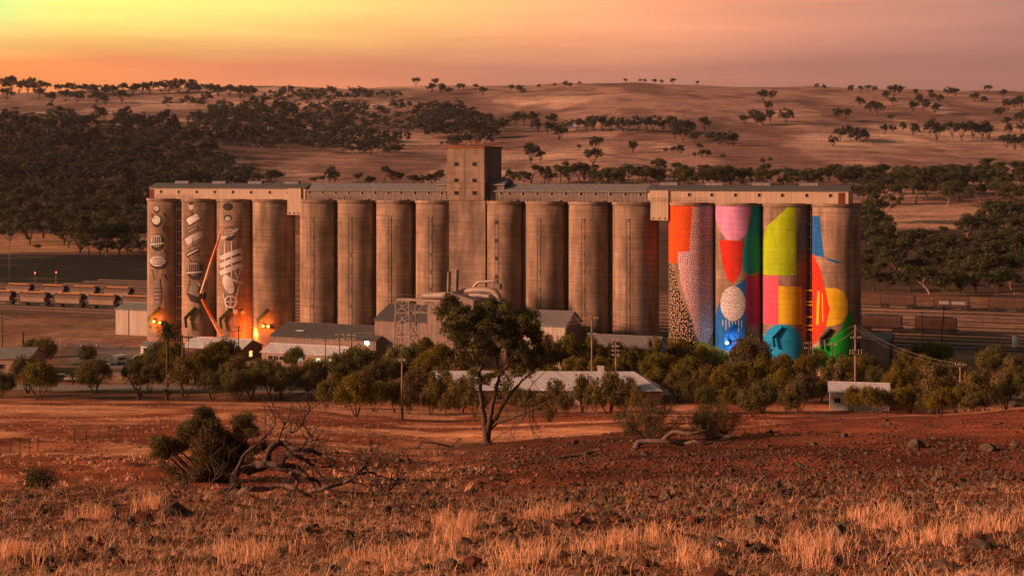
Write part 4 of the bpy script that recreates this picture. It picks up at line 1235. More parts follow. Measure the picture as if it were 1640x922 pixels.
far_k = []
for i, (Wd, bs, n, fl) in enumerate(((10, .06, 30, .85), (12, .1, 32, .8), (9, .05, 28, .95), (12, .16, 30, .75), (10, .05, 30, .9), (11, .12, 30, .8))):
    b, leaf, W, H = dome_proto(100 + i, 12, Wd, bs, n, 42, .85, 1.55, flat=fl)
    far_k.append(TreeKind(b, leaf, W, H, M['bark'], M['leaf_far'], True))
mid_k = []
for i, (Wd, bs, n, fl, bk) in enumerate(((11, .12, 32, .8, 'bark'), (12, .2, 34, .7, 'bark_pale'), (9, .08, 30, .95, 'bark'), (12, .18, 36, .7, 'bark'), (10, .08, 32, .85, 'bark_pale'))):
    b, leaf, W, H = dome_proto(210 + i, 12, Wd, bs, n, 130, .5, 1.4, flat=fl)
    mid_k.append(TreeKind(b, leaf, W, H, M[bk], M['leaf_river']))
for i, (lv, sp_, tr, cl, fl, lf, bk) in enumerate(((3, .8, .26, 1.7, .65, 120, 'bark_pale'), (3, .9, .3, 1.5, .6, 110, 'bark'))):
    b, leaf, W, H = gum_proto(200 + i, 12, lv, tr, sp_, lf, .5, cl, flat=fl)
    mid_k.append(TreeKind(b, leaf, W, H, M[bk], M['leaf_river']))

def wattle_proto(seed, dense=1.0, skirt=.25, leaf='leaf_wattle', size=.24, twig=.0):
    g = np.random.default_rng(seed); s = Skel(seed)
    H, Rr = 4.0, 2.4; cen = []; rad = []
    n = int(46 * dense)
    for k in range(n):
        a = g.uniform(0, 2 * math.pi); u = g.uniform(-.35, 1) ; u = max(u, -.3)
        rr = math.sqrt(max(0, 1 - u * u)) * Rr * g.uniform(.72, 1.0)
        cen.append((rr * math.cos(a), rr * math.sin(a), H * .53 + u * H * .39 * g.uniform(.85, 1.05)))
        rad.append(g.uniform(.45, .85))
    for k in range(int(16 * dense)):
        a = g.uniform(0, 2 * math.pi); rr = Rr * g.uniform(0, .6)
        cen.append((rr * math.cos(a), rr * math.sin(a), H * g.uniform(skirt + .18, .75))); rad.append(.7)
    cen = np.array(cen)
    for k in range(5):
        a = 2 * math.pi * k / 5 + g.uniform(-.4, .4)
        s.limb((g.uniform(-.15, .15), g.uniform(-.15, .15), -.3), (math.cos(a) * .55, math.sin(a) * .55, 1), H * .5, .085, 2, spread=.6, split=(2, 2), sides=5)
    V, Fc, c = leaf_cloud(g, cen, np.array(rad), int(120), size, .42, out=.5, shell=.45, tone=(.6, 1.4))
    return TreeKind(s.b, (V, Fc, c), 2 * Rr + .7, V[:, 2].max(), M['bark'], M[leaf])
wat_k = [wattle_proto(300 + i, d, sk, lf) for i, (d, sk, lf) in enumerate(((1, .25, 'leaf_wattle'), (1.1, .2, 'leaf_wattle'), (.8, .3, 'leaf_wattle'), (.95, .15, 'leaf_gum'), (.7, .3, 'leaf_dry'), (1.0, .2, 'leaf_bush')))]

# --- village trees: (x, y of crown centre, crown radius in photo pixels, kind)
VT = [
 # left of the silos, along the road
 (72, 556, 20, 3), (50, 552, 14, 3), (44, 592, 30, 3), (62, 606, 31, 0), (2, 612, 22, 3), (140, 563, 15, 3), (151, 595, 28, 3), (221, 593, 27, 3), (240, 602, 22, 4),
 (231, 574, 11, 5), (254, 562, 22, 3), (276, 566, 24, 0), (262, 590, 18, 3), (295, 598, 31, 4), (318, 582, 26, 0), (338, 566, 22, 0), (364, 562, 24, 0), (352, 583, 22, 3), (340, 612, 24, 3),
 (378, 590, 26, 4), (379, 612, 26, 3), (402, 608, 24, 3), (418, 590, 20, 0), (431, 595, 28, 3), (450, 612, 22, 5),
 # middle
 (472, 568, 18, 3), (472, 598, 20, 3), (503, 592, 24, 3), (495, 612, 20, 5), (522, 625, 18, 0), (540, 610, 16, 0), (548, 582, 26, 3), (578, 576, 30, 3), (571, 625, 36, 1), (600, 630, 24, 0), (597, 598, 22, 5),
 (618, 590, 22, 3), (636, 570, 22, 3), (645, 590, 20, 5), (631, 630, 22, 5), (660, 572, 26, 3), (678, 556, 20, 0), (686, 590, 30, 0), (668, 612, 26, 5), (700, 575, 30, 0), (706, 612, 28, 4), (722, 600, 26, 4), (734, 580, 26, 5), (690, 640, 16, 0), (740, 622, 24, 4), (655, 638, 18, 5),
 (860, 575, 26, 0), (878, 600, 22, 0), (880, 555, 24, 5), (906, 556, 26, 0), (918, 590, 22, 0), (937, 568, 24, 1), (935, 590, 20, 2), (950, 552, 20, 0), (962, 592, 24, 0), (985, 600, 18, 3), (976, 622, 34, 4), (934, 622, 26, 4), (890, 625, 22, 4), (1006, 620, 20, 4), (985, 565, 22, 5),
 (1022, 640, 22, 4), (998, 636, 20, 3), (952, 640, 20, 4), (848, 642, 22, 4), (828, 634, 18, 5), (905, 644, 18, 5), (870, 648, 16, 4), (760, 640, 22, 4), (716, 645, 18, 4), (965, 604, 20, 0), (1050, 606, 20, 0), (1105, 620, 18, 3),
 # right of the middle: in front of the coloured silos
 (1018, 572, 23, 1), (1049, 552, 18, 4), (1000, 580, 20, 0), (1046, 585, 24, 0), (1083, 560, 24, 0), (1062, 582, 22, 2), (1100, 590, 24, 0), (1120, 572, 22, 0), (1130, 600, 20, 4), (1148, 570, 18, 0), (1166, 602, 28, 1), (1202, 565, 36, 3), (1190, 598, 22, 0), (1226, 592, 24, 1), (1132, 632, 21, 3), (1166, 632, 16, 0), (1205, 640, 26, 3), (1222, 625, 24, 3), (1085, 610, 22, 3),
 (1232, 552, 22, 3), (1264, 572, 15, 3), (1250, 586, 24, 0), (1284, 590, 24, 0), (1250, 612, 27, 0), (1281, 618, 24, 5), (1262, 640, 18, 3), (1306, 575, 20, 4), (1316, 621, 15, 1), (1306, 627, 13, 0), (1345, 594, 30, 4), (1372, 588, 22, 0), (1368, 632, 17, 0), (1392, 636, 22, 0), (1412, 634, 18, 3), (1392, 582, 20, 3), (1402, 600, 18, 3), (1436, 607, 25, 1), (1449, 575, 19, 1), (1416, 612, 16, 3),
 (1468, 566, 16, 4), (1480, 582, 18, 0), (1462, 600, 18, 3), (1490, 562, 18, 0), (1514, 562, 15, 0), (1501, 605, 32, 4), (1530, 590, 20, 3), (1436, 638, 20, 0), (1458, 634, 22, 1), (1484, 642, 18, 3), (1506, 640, 24, 0), (1530, 636, 18, 0), (1566, 616, 30, 4), (1590, 572, 25, 3), (1610, 616, 26, 4), (1626, 586, 22, 4), (1640, 610, 20, 3), (1558, 642, 17, 3), (1580, 640, 18, 5), (1545, 628, 20, 3)]
zones = [(0, 250, 'left of the date palm'), (250, 345, 'in the thicket under the date palm'), (345, 460, 'before the brick workshop'), (460, 560, 'below the long dark roof'), (560, 655, 'around the lone timber pole'),
         (655, 780, 'left of the big gum'), (780, 910, 'behind the big gum'), (910, 1010, 'around the homestead roof'), (1010, 1110, 'before the dotted silo'),
         (1110, 1190, 'below the blue painted silo'), (1190, 1270, 'below the lime painted silo'), (1270, 1360, 'left of the cottage'), (1360, 1450, 'around the white cottage'), (1450, 1535, 'left of the rightmost pole'), (1535, 1700, 'right of the rightmost pole')]
kname = {0: ('wattle_tree', 'olive rounded wattle', 'wattle'), 1: ('wattle_tree', 'golden olive wattle', 'wattle'), 2: ('wattle_tree', 'loose golden wattle', 'wattle'), 3: ('mallee_tree', 'dark green bushy tree', 'bushy tree'), 4: ('mallee_tree', 'reddish sparse bushy tree', 'bushy tree'), 5: ('mallee_tree', 'dull brown-green shrubby tree', 'bushy tree')}
items = []
for x, y, r, k in VT:
    yb = max(y + r * 1.25 + 3, 560 if x < 640 else 606 if 840 < x < 1060 else 592)
    if yb < 649: Y = F * CZ / (yb - HY); p = Vector(((x - CX) / F * Y, Y, gz((x - CX) / F * Y, Y)))
    else: p = ground_at(x, min(yb, 668)) if yb > 668 else G(x, 252 - (yb - 649) * .9)
    yb = HY + (CZ - p.z) / p.y * F
    w = 2 * r * p.y / F * 1.08; h = (yb - (y - r)) * p.y / F
    z = [q for q in zones if q[0] <= x < q[1] or q is zones[0]][-1][2]
    items.append((x, p, w, h, k, z))
def rank_labels(its, keyf, fmt):
    """its sorted into places: ordinal words from the left"""
    by = {}
    for i, it in enumerate(its): by.setdefault(keyf(it), []).append(i)
    lab = {}
    for kx, l in by.items():
        l.sort(key=lambda i: its[i][0])
        for q, i in enumerate(l): lab[i] = fmt(its[i], q, len(l))
    return lab
def ordw(q, n):
    if n == 1: return 'the only one'
    if q == 0: return 'leftmost of %d' % n if n > 2 else 'left one of two'
    if q == n - 1: return 'rightmost of %d' % n if n > 2 else 'right one of two'
    return (ordn[q] if q < len(ordn) else '%dth' % (q + 1)) + ' from left'
lab = rank_labels(items, lambda it: (it[4], it[5]), lambda it, q, n: '%s %s, %s' % (kname[it[4]][1], it[5], ordw(q, n)))
for i, (x, p, w, h, k, z) in enumerate(items):
    wat_k[k].place(kname[k][0], p, w, h, rnd.uniform(0, 6.28), lab[i], kname[k][2], 'bushy trees between the road and the silos')

# --- river and hill gums: (x, crown centre y, radius) with zone names
HT = []
def zone(name, group, pts, kinds='far'):
    for q in pts: HT.append((q[0], q[1], q[2], name, group, kinds, q[3] if len(q) > 3 else 1.2))
def inpoly(x, y, P):
    c = False
    for (a, b), (d, e) in zip(P, P[1:] + P[:1]):
        if (b > y) != (e > y) and x < (d - a) * (y - b) / (e - b) + a: c = not c
    return c
def scatter(P, n, r0, r1, seed, sep=.8):
    g = random.Random(seed); out = []; tries = 0
    xs = [p[0] for p in P]; ys = [p[1] for p in P]
    while len(out) < n and tries < n * 60:
        tries += 1; x, y = g.uniform(min(xs), max(xs)), g.uniform(min(ys), max(ys)); r = g.uniform(r0, r1)
        if inpoly(x, y, P) and all((x - a) ** 2 + ((y - b) * 1.6) ** 2 > (sep * (r + c)) ** 2 for a, b, c in out): out.append((x, y, r))
    return out
zone('on the left hill skyline', 'trees along the skyline', [(6, 138, 9), (18, 136, 9), (30, 142, 8), (45, 140, 10), (58, 140, 9), (72, 141, 6), (95, 143, 5), (108, 142, 6), (121, 143, 6), (135, 144, 6), (150, 145, 6), (165, 145, 6), (180, 146, 6), (198, 144, 7), (212, 145, 7), (228, 144, 7), (240, 143, 8), (258, 142, 7), (270, 141, 8), (285, 140, 9), (300, 140, 8), (318, 143, 6), (335, 145, 7), (350, 147, 7), (368, 148, 8), (384, 149, 8), (405, 150, 8), (10, 152, 7), (62, 152, 7), (84, 158, 7), (105, 155, 7), (125, 157, 8), (155, 157, 7), (170, 162, 7), (195, 157, 8)])
zone('on the skyline beside the tower', 'trees along the skyline', [(666, 131, 6, 1.4), (697, 131, 5, 2.2), (692, 141, 7), (705, 142, 7), (720, 146, 5), (735, 139, 5), (742, 139, 4), (762, 139, 4), (774, 146, 6), (818, 140, 4), (834, 142, 5), (837, 147, 5), (863, 138, 3), (889, 136, 3), (905, 135, 5), (914, 137, 4), (928, 134, 3)])
zone('on the bald hill crest', 'trees along the skyline', [(1002, 129, 3), (1025, 130, 3), (1032, 130, 3), (1048, 131, 4), (1060, 131, 3), (1078, 130, 4), (1116, 133, 3), (1308, 138, 4), (1320, 140, 4), (1365, 142, 5), (1378, 142, 4), (1390, 142, 5), (1400, 143, 5), (1432, 146, 9), (1422, 152, 6), (1440, 144, 6), (1466, 148, 5), (1490, 149, 5), (1518, 147, 7), (1530, 148, 6), (1582, 143, 6), (1605, 150, 6), (1560, 156, 7), (1576, 160, 5)])
zone('on the open right slope', 'paddock trees on the right slope', [(1222, 153, 8), (1236, 153, 7), (1229, 169, 6), (1193, 193, 8), (1212, 188, 11), (1222, 192, 8), (1234, 186, 9), (1259, 186, 11, 1.3), (1342, 183, 9), (1354, 184, 9), (1378, 163, 7, 1.3), (1394, 172, 9), (1405, 173, 10), (1430, 163, 6, 1.3), (1472, 158, 6), (1462, 171, 8), (1478, 168, 8), (1494, 155, 6), (1506, 159, 7), (1496, 174, 8), (1427, 189, 5), (1418, 207, 7), (1430, 207, 7), (1446, 203, 7), (1462, 207, 8), (1334, 226, 8, 1.3), (1346, 214, 10), (1362, 212, 10), (1372, 216, 10), (1382, 218, 10), (1490, 204, 12), (1500, 210, 12, 1.4), (1525, 208, 12), (1540, 210, 13), (1558, 208, 13), (1574, 208, 13), (1585, 210, 12), (1600, 180, 8), (1615, 168, 8), (1626, 166, 8), (1636, 162, 8), (1614, 195, 7), (1634, 188, 9), (1618, 206, 7), (1636, 205, 9), (1612, 226, 10), (1626, 228, 11), (1638, 226, 11)])
zone('in the mid-hill belt', 'belt of trees across the hill', [(826, 190, 10), (838, 190, 10), (850, 190, 10), (862, 200, 9), (876, 205, 9), (884, 192, 9), (896, 213, 11), (884, 205, 8), (908, 202, 8), (924, 200, 9), (938, 200, 9), (952, 198, 11), (964, 198, 11), (978, 200, 11), (998, 200, 10), (1008, 202, 10), (1022, 198, 11), (1034, 200, 11), (1046, 198, 11), (1062, 200, 10), (1074, 198, 11), (1086, 202, 12), (1098, 206, 12), (1106, 206, 9), (1080, 214, 10), (1094, 216, 11), (1112, 220, 8), (1128, 196, 8, 1.8), (1136, 220, 9), (1152, 222, 9), (1166, 222, 11), (1174, 224, 9)])
zone('in the stubble paddock', 'single trees on the stubble', [(850, 243, 12, 1.5), (866, 250, 8), (950, 252, 13), (955, 230, 10, 1.3), (927, 236, 4), (1014, 236, 9), (1066, 241, 4), (1078, 240, 5), (1090, 239, 6), (1112, 248, 4), (1124, 246, 6), (1132, 246, 5), (1121, 235, 5), (1157, 251, 4), (1222, 258, 4), (1234, 256, 4)])
zone('behind the left grey gallery', 'trees behind the galleries', [(438, 280, 10, 1.8), (456, 284, 10), (495, 290, 8), (508, 288, 8), (528, 275, 10, 1.9), (537, 282, 10), (566, 286, 11), (590, 289, 8), (613, 276, 11, 2.0), (632, 284, 11), (664, 288, 9), (676, 288, 9), (692, 286, 9), (705, 282, 11), (820, 282, 12), (838, 284, 12), (850, 277, 14), (872, 276, 11, 1.7), (880, 284, 9)], 'mid')
E1 = [(900 + 13 * i + rnd.uniform(-4, 4), 279 + rnd.uniform(-6, 6), rnd.uniform(12, 19)) for i in range(57)]
zone('behind the right galleries', 'belt of trees behind the right galleries', E1, 'mid')
zone('behind the right galleries', 'belt of trees behind the right galleries', [(1057, 262, 10, 1.8), (1590, 268, 16)], 'mid')
RV = scatter([(1385, 285), (1640, 285), (1640, 315), (1600, 315), (1480, 305), (1385, 312)], 30, 15, 22, 3, .6)
RV += scatter([(1385, 345), (1430, 385), (1500, 392), (1560, 385), (1600, 350), (1640, 340), (1640, 450), (1385, 450)], 56, 16, 27, 4, .55)
RV += [(1398, 350, 26), (1410, 330, 24), (1548, 362, 22), (1585, 345, 28), (1615, 345, 30), (1508, 374, 12), (1590, 420, 26), (1430, 420, 24)]
zone('right of the silos', 'river gums right of the silos', RV, 'mid')
LF = scatter([(-20, 300), (100, 300), (170, 310), (228, 330), (228, 360), (120, 385), (-20, 350)], 40, 16, 23, 5, .55)
LF += [(128, 375, 26), (158, 378, 26), (190, 376, 26), (215, 372, 22), (110, 378, 16), (140, 395, 14), (170, 395, 14), (205, 390, 16), (228, 396, 14), (60, 395, 5), (45, 360, 20), (15, 365, 20), (80, 352, 20)]
zone('below the dark left wood', 'trees at the foot of the left wood', LF, 'mid')
hi = []
for x, y, r, z, g, kd, asp in HT:
    yb = y + r * asp
    p = ground_at(x, yb)
    yb2 = HY + (CZ - p.z) / p.y * F
    if 'left hill skyline' in z: r *= 1.4
    hi.append((x, p, (1.9 if kd == 'far' else 2.15) * r * p.y / F, max(r * 1.5, (yb2 - (y - r))) * p.y / F if abs(yb2 - yb) < 6 else (r * (1 + asp)) * p.y / F, z, g, kd))
rows_ = {}
for z in {it[4] for it in hi}:
    ids = sorted([i for i, it in enumerate(hi) if it[4] == z], key=lambda i: -hi[i][1].y); kr = -(-len(ids) // 15)
    for q, i in enumerate(ids): rows_[i] = '' if kr == 1 else ', %s row' % (['back'] + ordn[1:])[q * kr // len(ids)]
hi = [it + (rows_[i],) for i, it in enumerate(hi)]
lab = rank_labels(hi, lambda it: (it[4], it[7]), lambda it, q, n: '%s gum %s%s, %s' % ('small dark' if it[6] == 'far' else 'leafy dark', it[4], it[7], ordw(q, n)))
for i, (x, p, w, h, z, g, kd, _) in enumerate(hi):
    k = rnd.choice(far_k if kd == 'far' else mid_k)
    if kd == 'far': h *= 1.12
    k.place('gum_tree', p, w, h, rnd.uniform(0, 6.28), lab[i], 'gum tree', g)

# --- woods that read as one mass
def wood(name, label, pts, seed, lf=1.0):
    g = random.Random(seed); parts = []
    for x, y, r in pts:
        k = g.choice(wood_src); p = ground_at(x, y + r * 1.1)
        w = 2.2 * r * p.y / F / k[3]; h = 2.2 * r * p.y / F / k[4]; a = g.uniform(0, 6.28); ca, sa = math.cos(a), math.sin(a); tn = g.uniform(.5, 1.55); h *= g.uniform(.8, 1.3)
        for (V, Fc, c), mi in ((k[0], 0), (k[1], 1)):
            q = np.stack([(V[:, 0] * ca - V[:, 1] * sa) * w + p.x, (V[:, 0] * sa + V[:, 1] * ca) * w + p.y, V[:, 2] * h + p.z], 1)
            parts.append((q, Fc, c * tn, mi))
    V, Fc, c, mi = merge_np(parts)
    o = bpy.data.objects.new(name, np_mesh(name, V, Fc, [M['leaf_far'], M['bark_pale']], c, midx=mi)); link(o)
    o['kind'] = 'stuff'; o['label'] = label; o['category'] = 'woodland'
wood_src = []
for i in range(4):
    b, leaf, W, H = dome_proto(400 + i, 13, (12, 14, 11, 13)[i], (.2, .3, .15, .25)[i], 28, 44, .85, 1.6, flat=.65)
    wood_src.append((leaf, mb_np(b), None, W, H))
A = [(-20, 188), (60, 192), (150, 188), (235, 188), (290, 200), (318, 222), (345, 245), (395, 275), (412, 300), (238, 300), (238, 330), (120, 318), (-20, 310)]
wood('woodland', 'dark gum wood covering the near left hillside', scatter(A, 190, 12, 19, 31, .52), 1)
B = [(320, 178), (400, 172), (470, 180), (520, 190), (560, 200), (600, 212), (645, 222), (640, 240), (585, 242), (520, 236), (440, 232), (360, 228), (300, 205)]
wood('woodland', 'grey-green wood in the valley behind the left hillside', scatter(B, 150, 7, 12, 32, .5), 2)
B2 = [(250, 165), (330, 160), (470, 170), (560, 165), (590, 175), (700, 165), (760, 185), (810, 200), (760, 210), (650, 205), (560, 195), (400, 178)]
wood('woodland', 'scattered hillside wood above the left galleries', scatter(B2, 75, 7, 11, 33, .8) + scatter([(700, 175), (735, 172), (770, 190), (812, 200), (800, 212), (680, 210), (660, 200)], 45, 9, 13, 35, .5) + scatter([(420, 145), (640, 145), (640, 155), (540, 158), (420, 160)], 36, 5, 8, 36, .6) + scatter([(708, 222), (770, 218), (790, 228), (712, 232)], 10, 8, 11, 37, .6), 3)

# --- hero gum on the spur
def hero_gum():
    base = ground_at(780, 711); Y = base.y; mp = Y / F
    t = thing('gum_tree', 'big spreading gum tree with forked trunk standing in front of the pale homestead roof', 'gum tree', base)
    g = random.Random(5); gg = np.random.default_rng(5)
    def q(cx, cy, dy=0): return Vector(((690 + cx / 3.548 - 780) * mp, dy, (711 - (460 + cy / 3.548)) * mp))
    limbs = [
        ([(318, 905, 0), (318, 860, 0), (312, 800, 0), (300, 750, .1), (290, 690, .2), (285, 600, .3), (280, 520, .3), (262, 430, .5), (222, 385, .9)], .42, .09),
        ([(322, 850, 0), (335, 760, -.2), (345, 690, -.4), (375, 560, -.8), (392, 490, -1), (432, 435, -1.3), (485, 385, -1.6)], .30, .07),
        ([(330, 810, 0), (370, 745, .3), (405, 690, .6), (455, 615, 1.0), (520, 545, 1.4), (580, 505, 1.8)], .24, .06),
        ([(330, 800, 0), (375, 768, -.4), (435, 742, -.9), (500, 712, -1.4), (545, 685, -1.8), (600, 665, -2.1), (650, 630, -2.4)], .22, .05),
        ([(275, 480, .4), (300, 420, 0), (330, 370, -.5), (335, 300, -1), (345, 200, -1.2)], .16, .04),
        ([(262, 430, .5), (225, 370, 1.2), (200, 310, 1.8), (175, 250, 2.2)], .13, .035), ([(222, 385, .9), (160, 330, .6), (120, 220, .3), (110, 150, .2)], .11, .03),
        ([(390, 500, -1), (370, 420, -.6), (400, 330, -.2), (430, 230, .2)], .14, .035), ([(432, 435, -1.3), (480, 330, -1.6), (520, 240, -2)], .12, .03),
        ([(345, 690, -.4), (340, 660, .3), (350, 640, .8)], .12, .08), ([(435, 742, -.9), (430, 690, -.6), (440, 650, -.2)], .07, .02),
        ([(540, 690, -1.8), (530, 640, -2), (545, 580, -2.3), (580, 520, -2.6)], .09, .03)]
    tr = MB()
    for pts, r0, r1 in limbs:
        P = [q(*a) for a in pts]; n = len(P)
        Q = []
        for i in range(n - 1):
            for k in range(3):
                u = k / 3; Q.append(P[i].lerp(P[i + 1], u) + Vector((g.uniform(-.06, .06), g.uniform(-.06, .06), g.uniform(-.05, .05))) * (1 if i + k else 0))
        Q.append(P[-1]); m_ = len(Q)
        if r0 > .4: Q[0] += Vector((0, 0, -.5))
        tr.tube(Q, [(r0 + (r1 - r0) * (i / (m_ - 1)) ** .7) * (1.35 if r0 > .4 and i < 2 else 1) for i in range(m_)], 8, cap=False)
    # twigs into the crown
    cl = [(70, 110, 48), (150, 110, 55), (110, 75, 45), (190, 120, 35), (60, 165, 30), (100, 190, 30), (160, 250, 62), (230, 215, 70), (280, 180, 60), (300, 250, 60), (190, 300, 50), (150, 310, 42), (300, 120, 48), (360, 110, 50), (420, 115, 42), (260, 140, 40), (330, 170, 40), (440, 180, 60), (500, 170, 60), (560, 190, 60), (600, 230, 52), (610, 270, 48), (540, 250, 70), (460, 260, 62), (400, 230, 50), (430, 310, 50), (520, 330, 60), (590, 310, 40), (340, 330, 42), (250, 330, 45), (560, 390, 45, .6), (500, 420, 45, .5), (450, 390, 40, .5), (600, 430, 45, .5), (640, 400, 40, .5), (240, 500, 44), (280, 540, 36), (330, 510, 36), (225, 560, 28, .7), (420, 560, 50, .35), (450, 520, 46, .35), (380, 600, 40, .3), (520, 480, 44, .4), (660, 440, 40, .4), (170, 380, 42, .5), (300, 400, 46, .35), (360, 380, 46, .4), (480, 480, 50, .45), (560, 460, 52, .5), (620, 350, 46, .7), (210, 420, 36, .5), (130, 200, 50), (95, 240, 38, .7), (400, 480, 50, .3)]
    cen, rad, cnt = [], [], []
    for c in cl:
        d = c[3] if len(c) > 3 else 1
        for rep in range(4):
            rr = c[2] / 3.548 * mp
            dy = g.uniform(-2.6, 2.6) if c[1] < 350 else g.uniform(-1.8, 1.8)
            ctr = q(c[0], c[1], dy) + Vector((g.uniform(-.55, .55), 0, g.uniform(-.5, .5))) * rr
            cen.append(list(ctr)); rad.append([rr * .84, rr * .84, rr * .64]); cnt.append(int(250 * d * (c[2] / 50) ** 2))
            if g.random() < .6:
                near_ = min((q(*a) for pts, _, _ in limbs for a in pts[1:]), key=lambda v: (v - ctr).length)
                mid_ = near_.lerp(ctr, .5) + Vector((g.uniform(-.15, .15), g.uniform(-.15, .15), g.uniform(-.2, .1)))
                tr.tube([near_, mid_, ctr], [.045, .03, .012], 4, cap=False)
    tr.build('trunk', M['bark'], t, True)
    V, Fc, c = leaf_cloud(gg, cen, rad, cnt, .235, .36, out=.55, shell=.25, tone=(.55, 1.5), droop=.5)
    link(bpy.data.objects.new('crown', np_mesh('crown', V, Fc, M['leaf_gum'], c)), t)
    # dead hanging branch at the right
    db = MB()
    def twig(p, d, L, r, lv):
        P = [p]; d = d.normalized()
        for i in range(4):
            d = (d + Vector((g.uniform(-.35, .35), g.uniform(-.35, .35), g.uniform(-.3, .2)))).normalized(); P.append(P[-1] + d * L / 4)
        db.tube(P, [r * (1 - .18 * i) for i in range(5)], 4, cap=False)
        if lv:
            for k in range(3): twig(P[g.randint(1, 4)], d + Vector((g.uniform(-.9, .9), g.uniform(-.6, .6), g.uniform(-.8, .5))), L * .62, r * .55, lv - 1)
    for a, b_ in (((545, 685), (470, 800)), ((600, 665), (640, 560)), ((560, 690), (520, 800)), ((580, 680), (600, 780)), ((650, 630), (700, 600)), ((545, 690), (440, 840))):
        p0, p1 = q(*a, -1.8), q(*b_, -1.9)
        twig(p0, p1 - p0, (p1 - p0).length, .06, 3)
    db.build('dead_branch', M['deadwood'], t, True)
hero_gum()

# --- fallen dead tree and the bush behind it
def smooth_path(P, k=4):
    Q = []
    for i in range(len(P) - 1):
        a, b, c, d = P[max(i - 1, 0)], P[i], P[i + 1], P[min(i + 2, len(P) - 1)]
        for j in range(k):
            u = j / k
            Q.append(.5 * ((2 * b) + (c - a) * u + (2 * a - 5 * b + 4 * c - d) * u * u + (3 * b - a - 3 * c + d) * u ** 3))
    Q.append(P[-1]); return Q
def fallen_tree():
    base = ground_at(380, 793); Y = base.y; mp = Y / F; g = random.Random(9)
    t = thing('fallen_tree', 'dead fallen grey tree with twisted bare limbs lying before the green bush', 'fallen tree', base)
    def q(cx, cy, dy=0): return Vector(((230 + cx / 4 - 380) * mp, dy, (793 - (640 + cy / 4)) * mp))
    L = [
     ([(600, 620), (590, 560), (585, 500), (610, 455), (700, 438), (790, 412), (880, 410), (940, 430), (1000, 450), (1060, 490), (1110, 520), (1132, 575)], .34, .10, 0),
     ([(630, 590), (660, 560), (720, 532), (800, 545), (900, 525), (1000, 532), (1060, 570), (1095, 605)], .27, .09, -.8),
     ([(770, 420), (790, 345), (820, 310), (860, 300), (930, 320), (1000, 330), (1060, 350), (1110, 368), (1180, 380), (1215, 420), (1180, 455), (1130, 440)], .26, .04, .5),
     ([(820, 318), (855, 270), (870, 205), (895, 165), (905, 130)], .09, .02, .6),
     ([(930, 322), (885, 285), (890, 255), (925, 238), (980, 200), (1010, 140), (1042, 80), (1085, 5)], .11, .015, .9),
     ([(620, 430), (650, 350), (700, 300), (760, 250), (820, 200), (845, 155)], .14, .02, -.4),
     ([(1000, 330), (1030, 280), (1060, 242), (1080, 228)], .08, .02, .4), ([(1030, 285), (1080, 278), (1140, 286)], .05, .015, .3),
     ([(1090, 520), (1130, 545), (1200, 520), (1300, 505), (1350, 470), (1400, 432), (1480, 440), (1512, 480), (1540, 540), (1552, 590)], .17, .04, -.9),
     ([(1300, 505), (1380, 430), (1425, 398)], .09, .03, -1.0), ([(1200, 525), (1330, 540), (1450, 560), (1500, 545)], .08, .02, -1.2),
     ([(1552, 588), (1600, 535), (1650, 478)], .08, .02, -.9), ([(960, 440), (992, 500), (985, 560), (958, 605)], .15, .07, -.6),
     ([(880, 405), (912, 362), (960, 352), (1030, 390), (1070, 440), (1130, 482), (1160, 500)], .18, .05, .2),
     ([(580, 545), (490, 575), (430, 605), (350, 600), (250, 580), (200, 540), (168, 498)], .14, .04, -.7),
     ([(540, 600), (580, 540), (560, 570)], .12, .06, -1.0), ([(350, 600), (300, 540), (290, 490)], .05, .015, -.8), ([(430, 600), (440, 540), (470, 490), (480, 430)], .06, .015, -.5),
     ([(640, 480), (760, 462), (880, 470), (990, 500)], .24, .12, .6), ([(1400, 435), (1430, 400), (1440, 360), (1445, 410)], .11, .07, -1.0)]
    tw = MB()
    def twig(p, d, ln, r, lv):
        P = [p]; d = d.normalized()
        for i in range(4):
            d = (d + Vector((g.uniform(-.4, .4), g.uniform(-.4, .4), g.uniform(-.32, .32)))).normalized(); P.append(P[-1] + d * ln / 4)
        tw.tube(P, [r * (1 - .2 * i) for i in range(5)], 4, cap=False)
        if lv:
            for k in range(2): twig(P[g.randint(1, 4)], d + Vector((g.uniform(-1, 1), g.uniform(-.8, .8), g.uniform(-.6, .9))), ln * .65, r * .55, lv - 1)
    for i, (pts, r0, r1, dy) in enumerate(L):
        P = smooth_path([q(x, y, dy + .28 * math.sin(k * 1.9 + i)) for k, (x, y) in enumerate(pts)], 5); n = len(P)
        rad = [.56 * (r0 + (r1 - r0) * k / (n - 1)) * (1 + .16 * math.sin(k * 2.3 + i) + g.uniform(-.08, .08)) for k in range(n)]
        MB().tube(P, rad, 9).build('trunk' if i == 0 else 'limb', M['deadwood_pale'] if i in (1, 8, 12, 14) else M['deadwood'], t, True)
        if r0 < .3:
            for k in range(9 if len(pts) > 5 else 5):
                j = g.randint(n // 3, n - 1); d = (P[min(j + 1, n - 1)] - P[j - 1])
                twig(P[j], d + Vector((g.uniform(-.5, .5), g.uniform(-.5, .5), g.uniform(-.1, .9))) * d.length * 2, g.uniform(.5, 1.3), .028, 2)
    o = tw.build('twig_spray', M['deadwood'], t, True)
    # the bush
    b0 = ground_at(345, 782); b0.x *= (b0.y + 2.5) / b0.y; b0.y += 2.5; b0.z = gz(b0.x, b0.y)
    bt = thing('bush', 'rounded dark green bush behind the fallen dead tree', 'bush', b0)
    mp2 = b0.y / F; gg = np.random.default_rng(77); tr = MB()
    def q2(cx, cy, dy=0): return Vector(((230 + cx / 4 - 345) * mp2, dy, (HY + (CZ - b0.z) / b0.y * F - (640 + cy / 4)) * mp2))
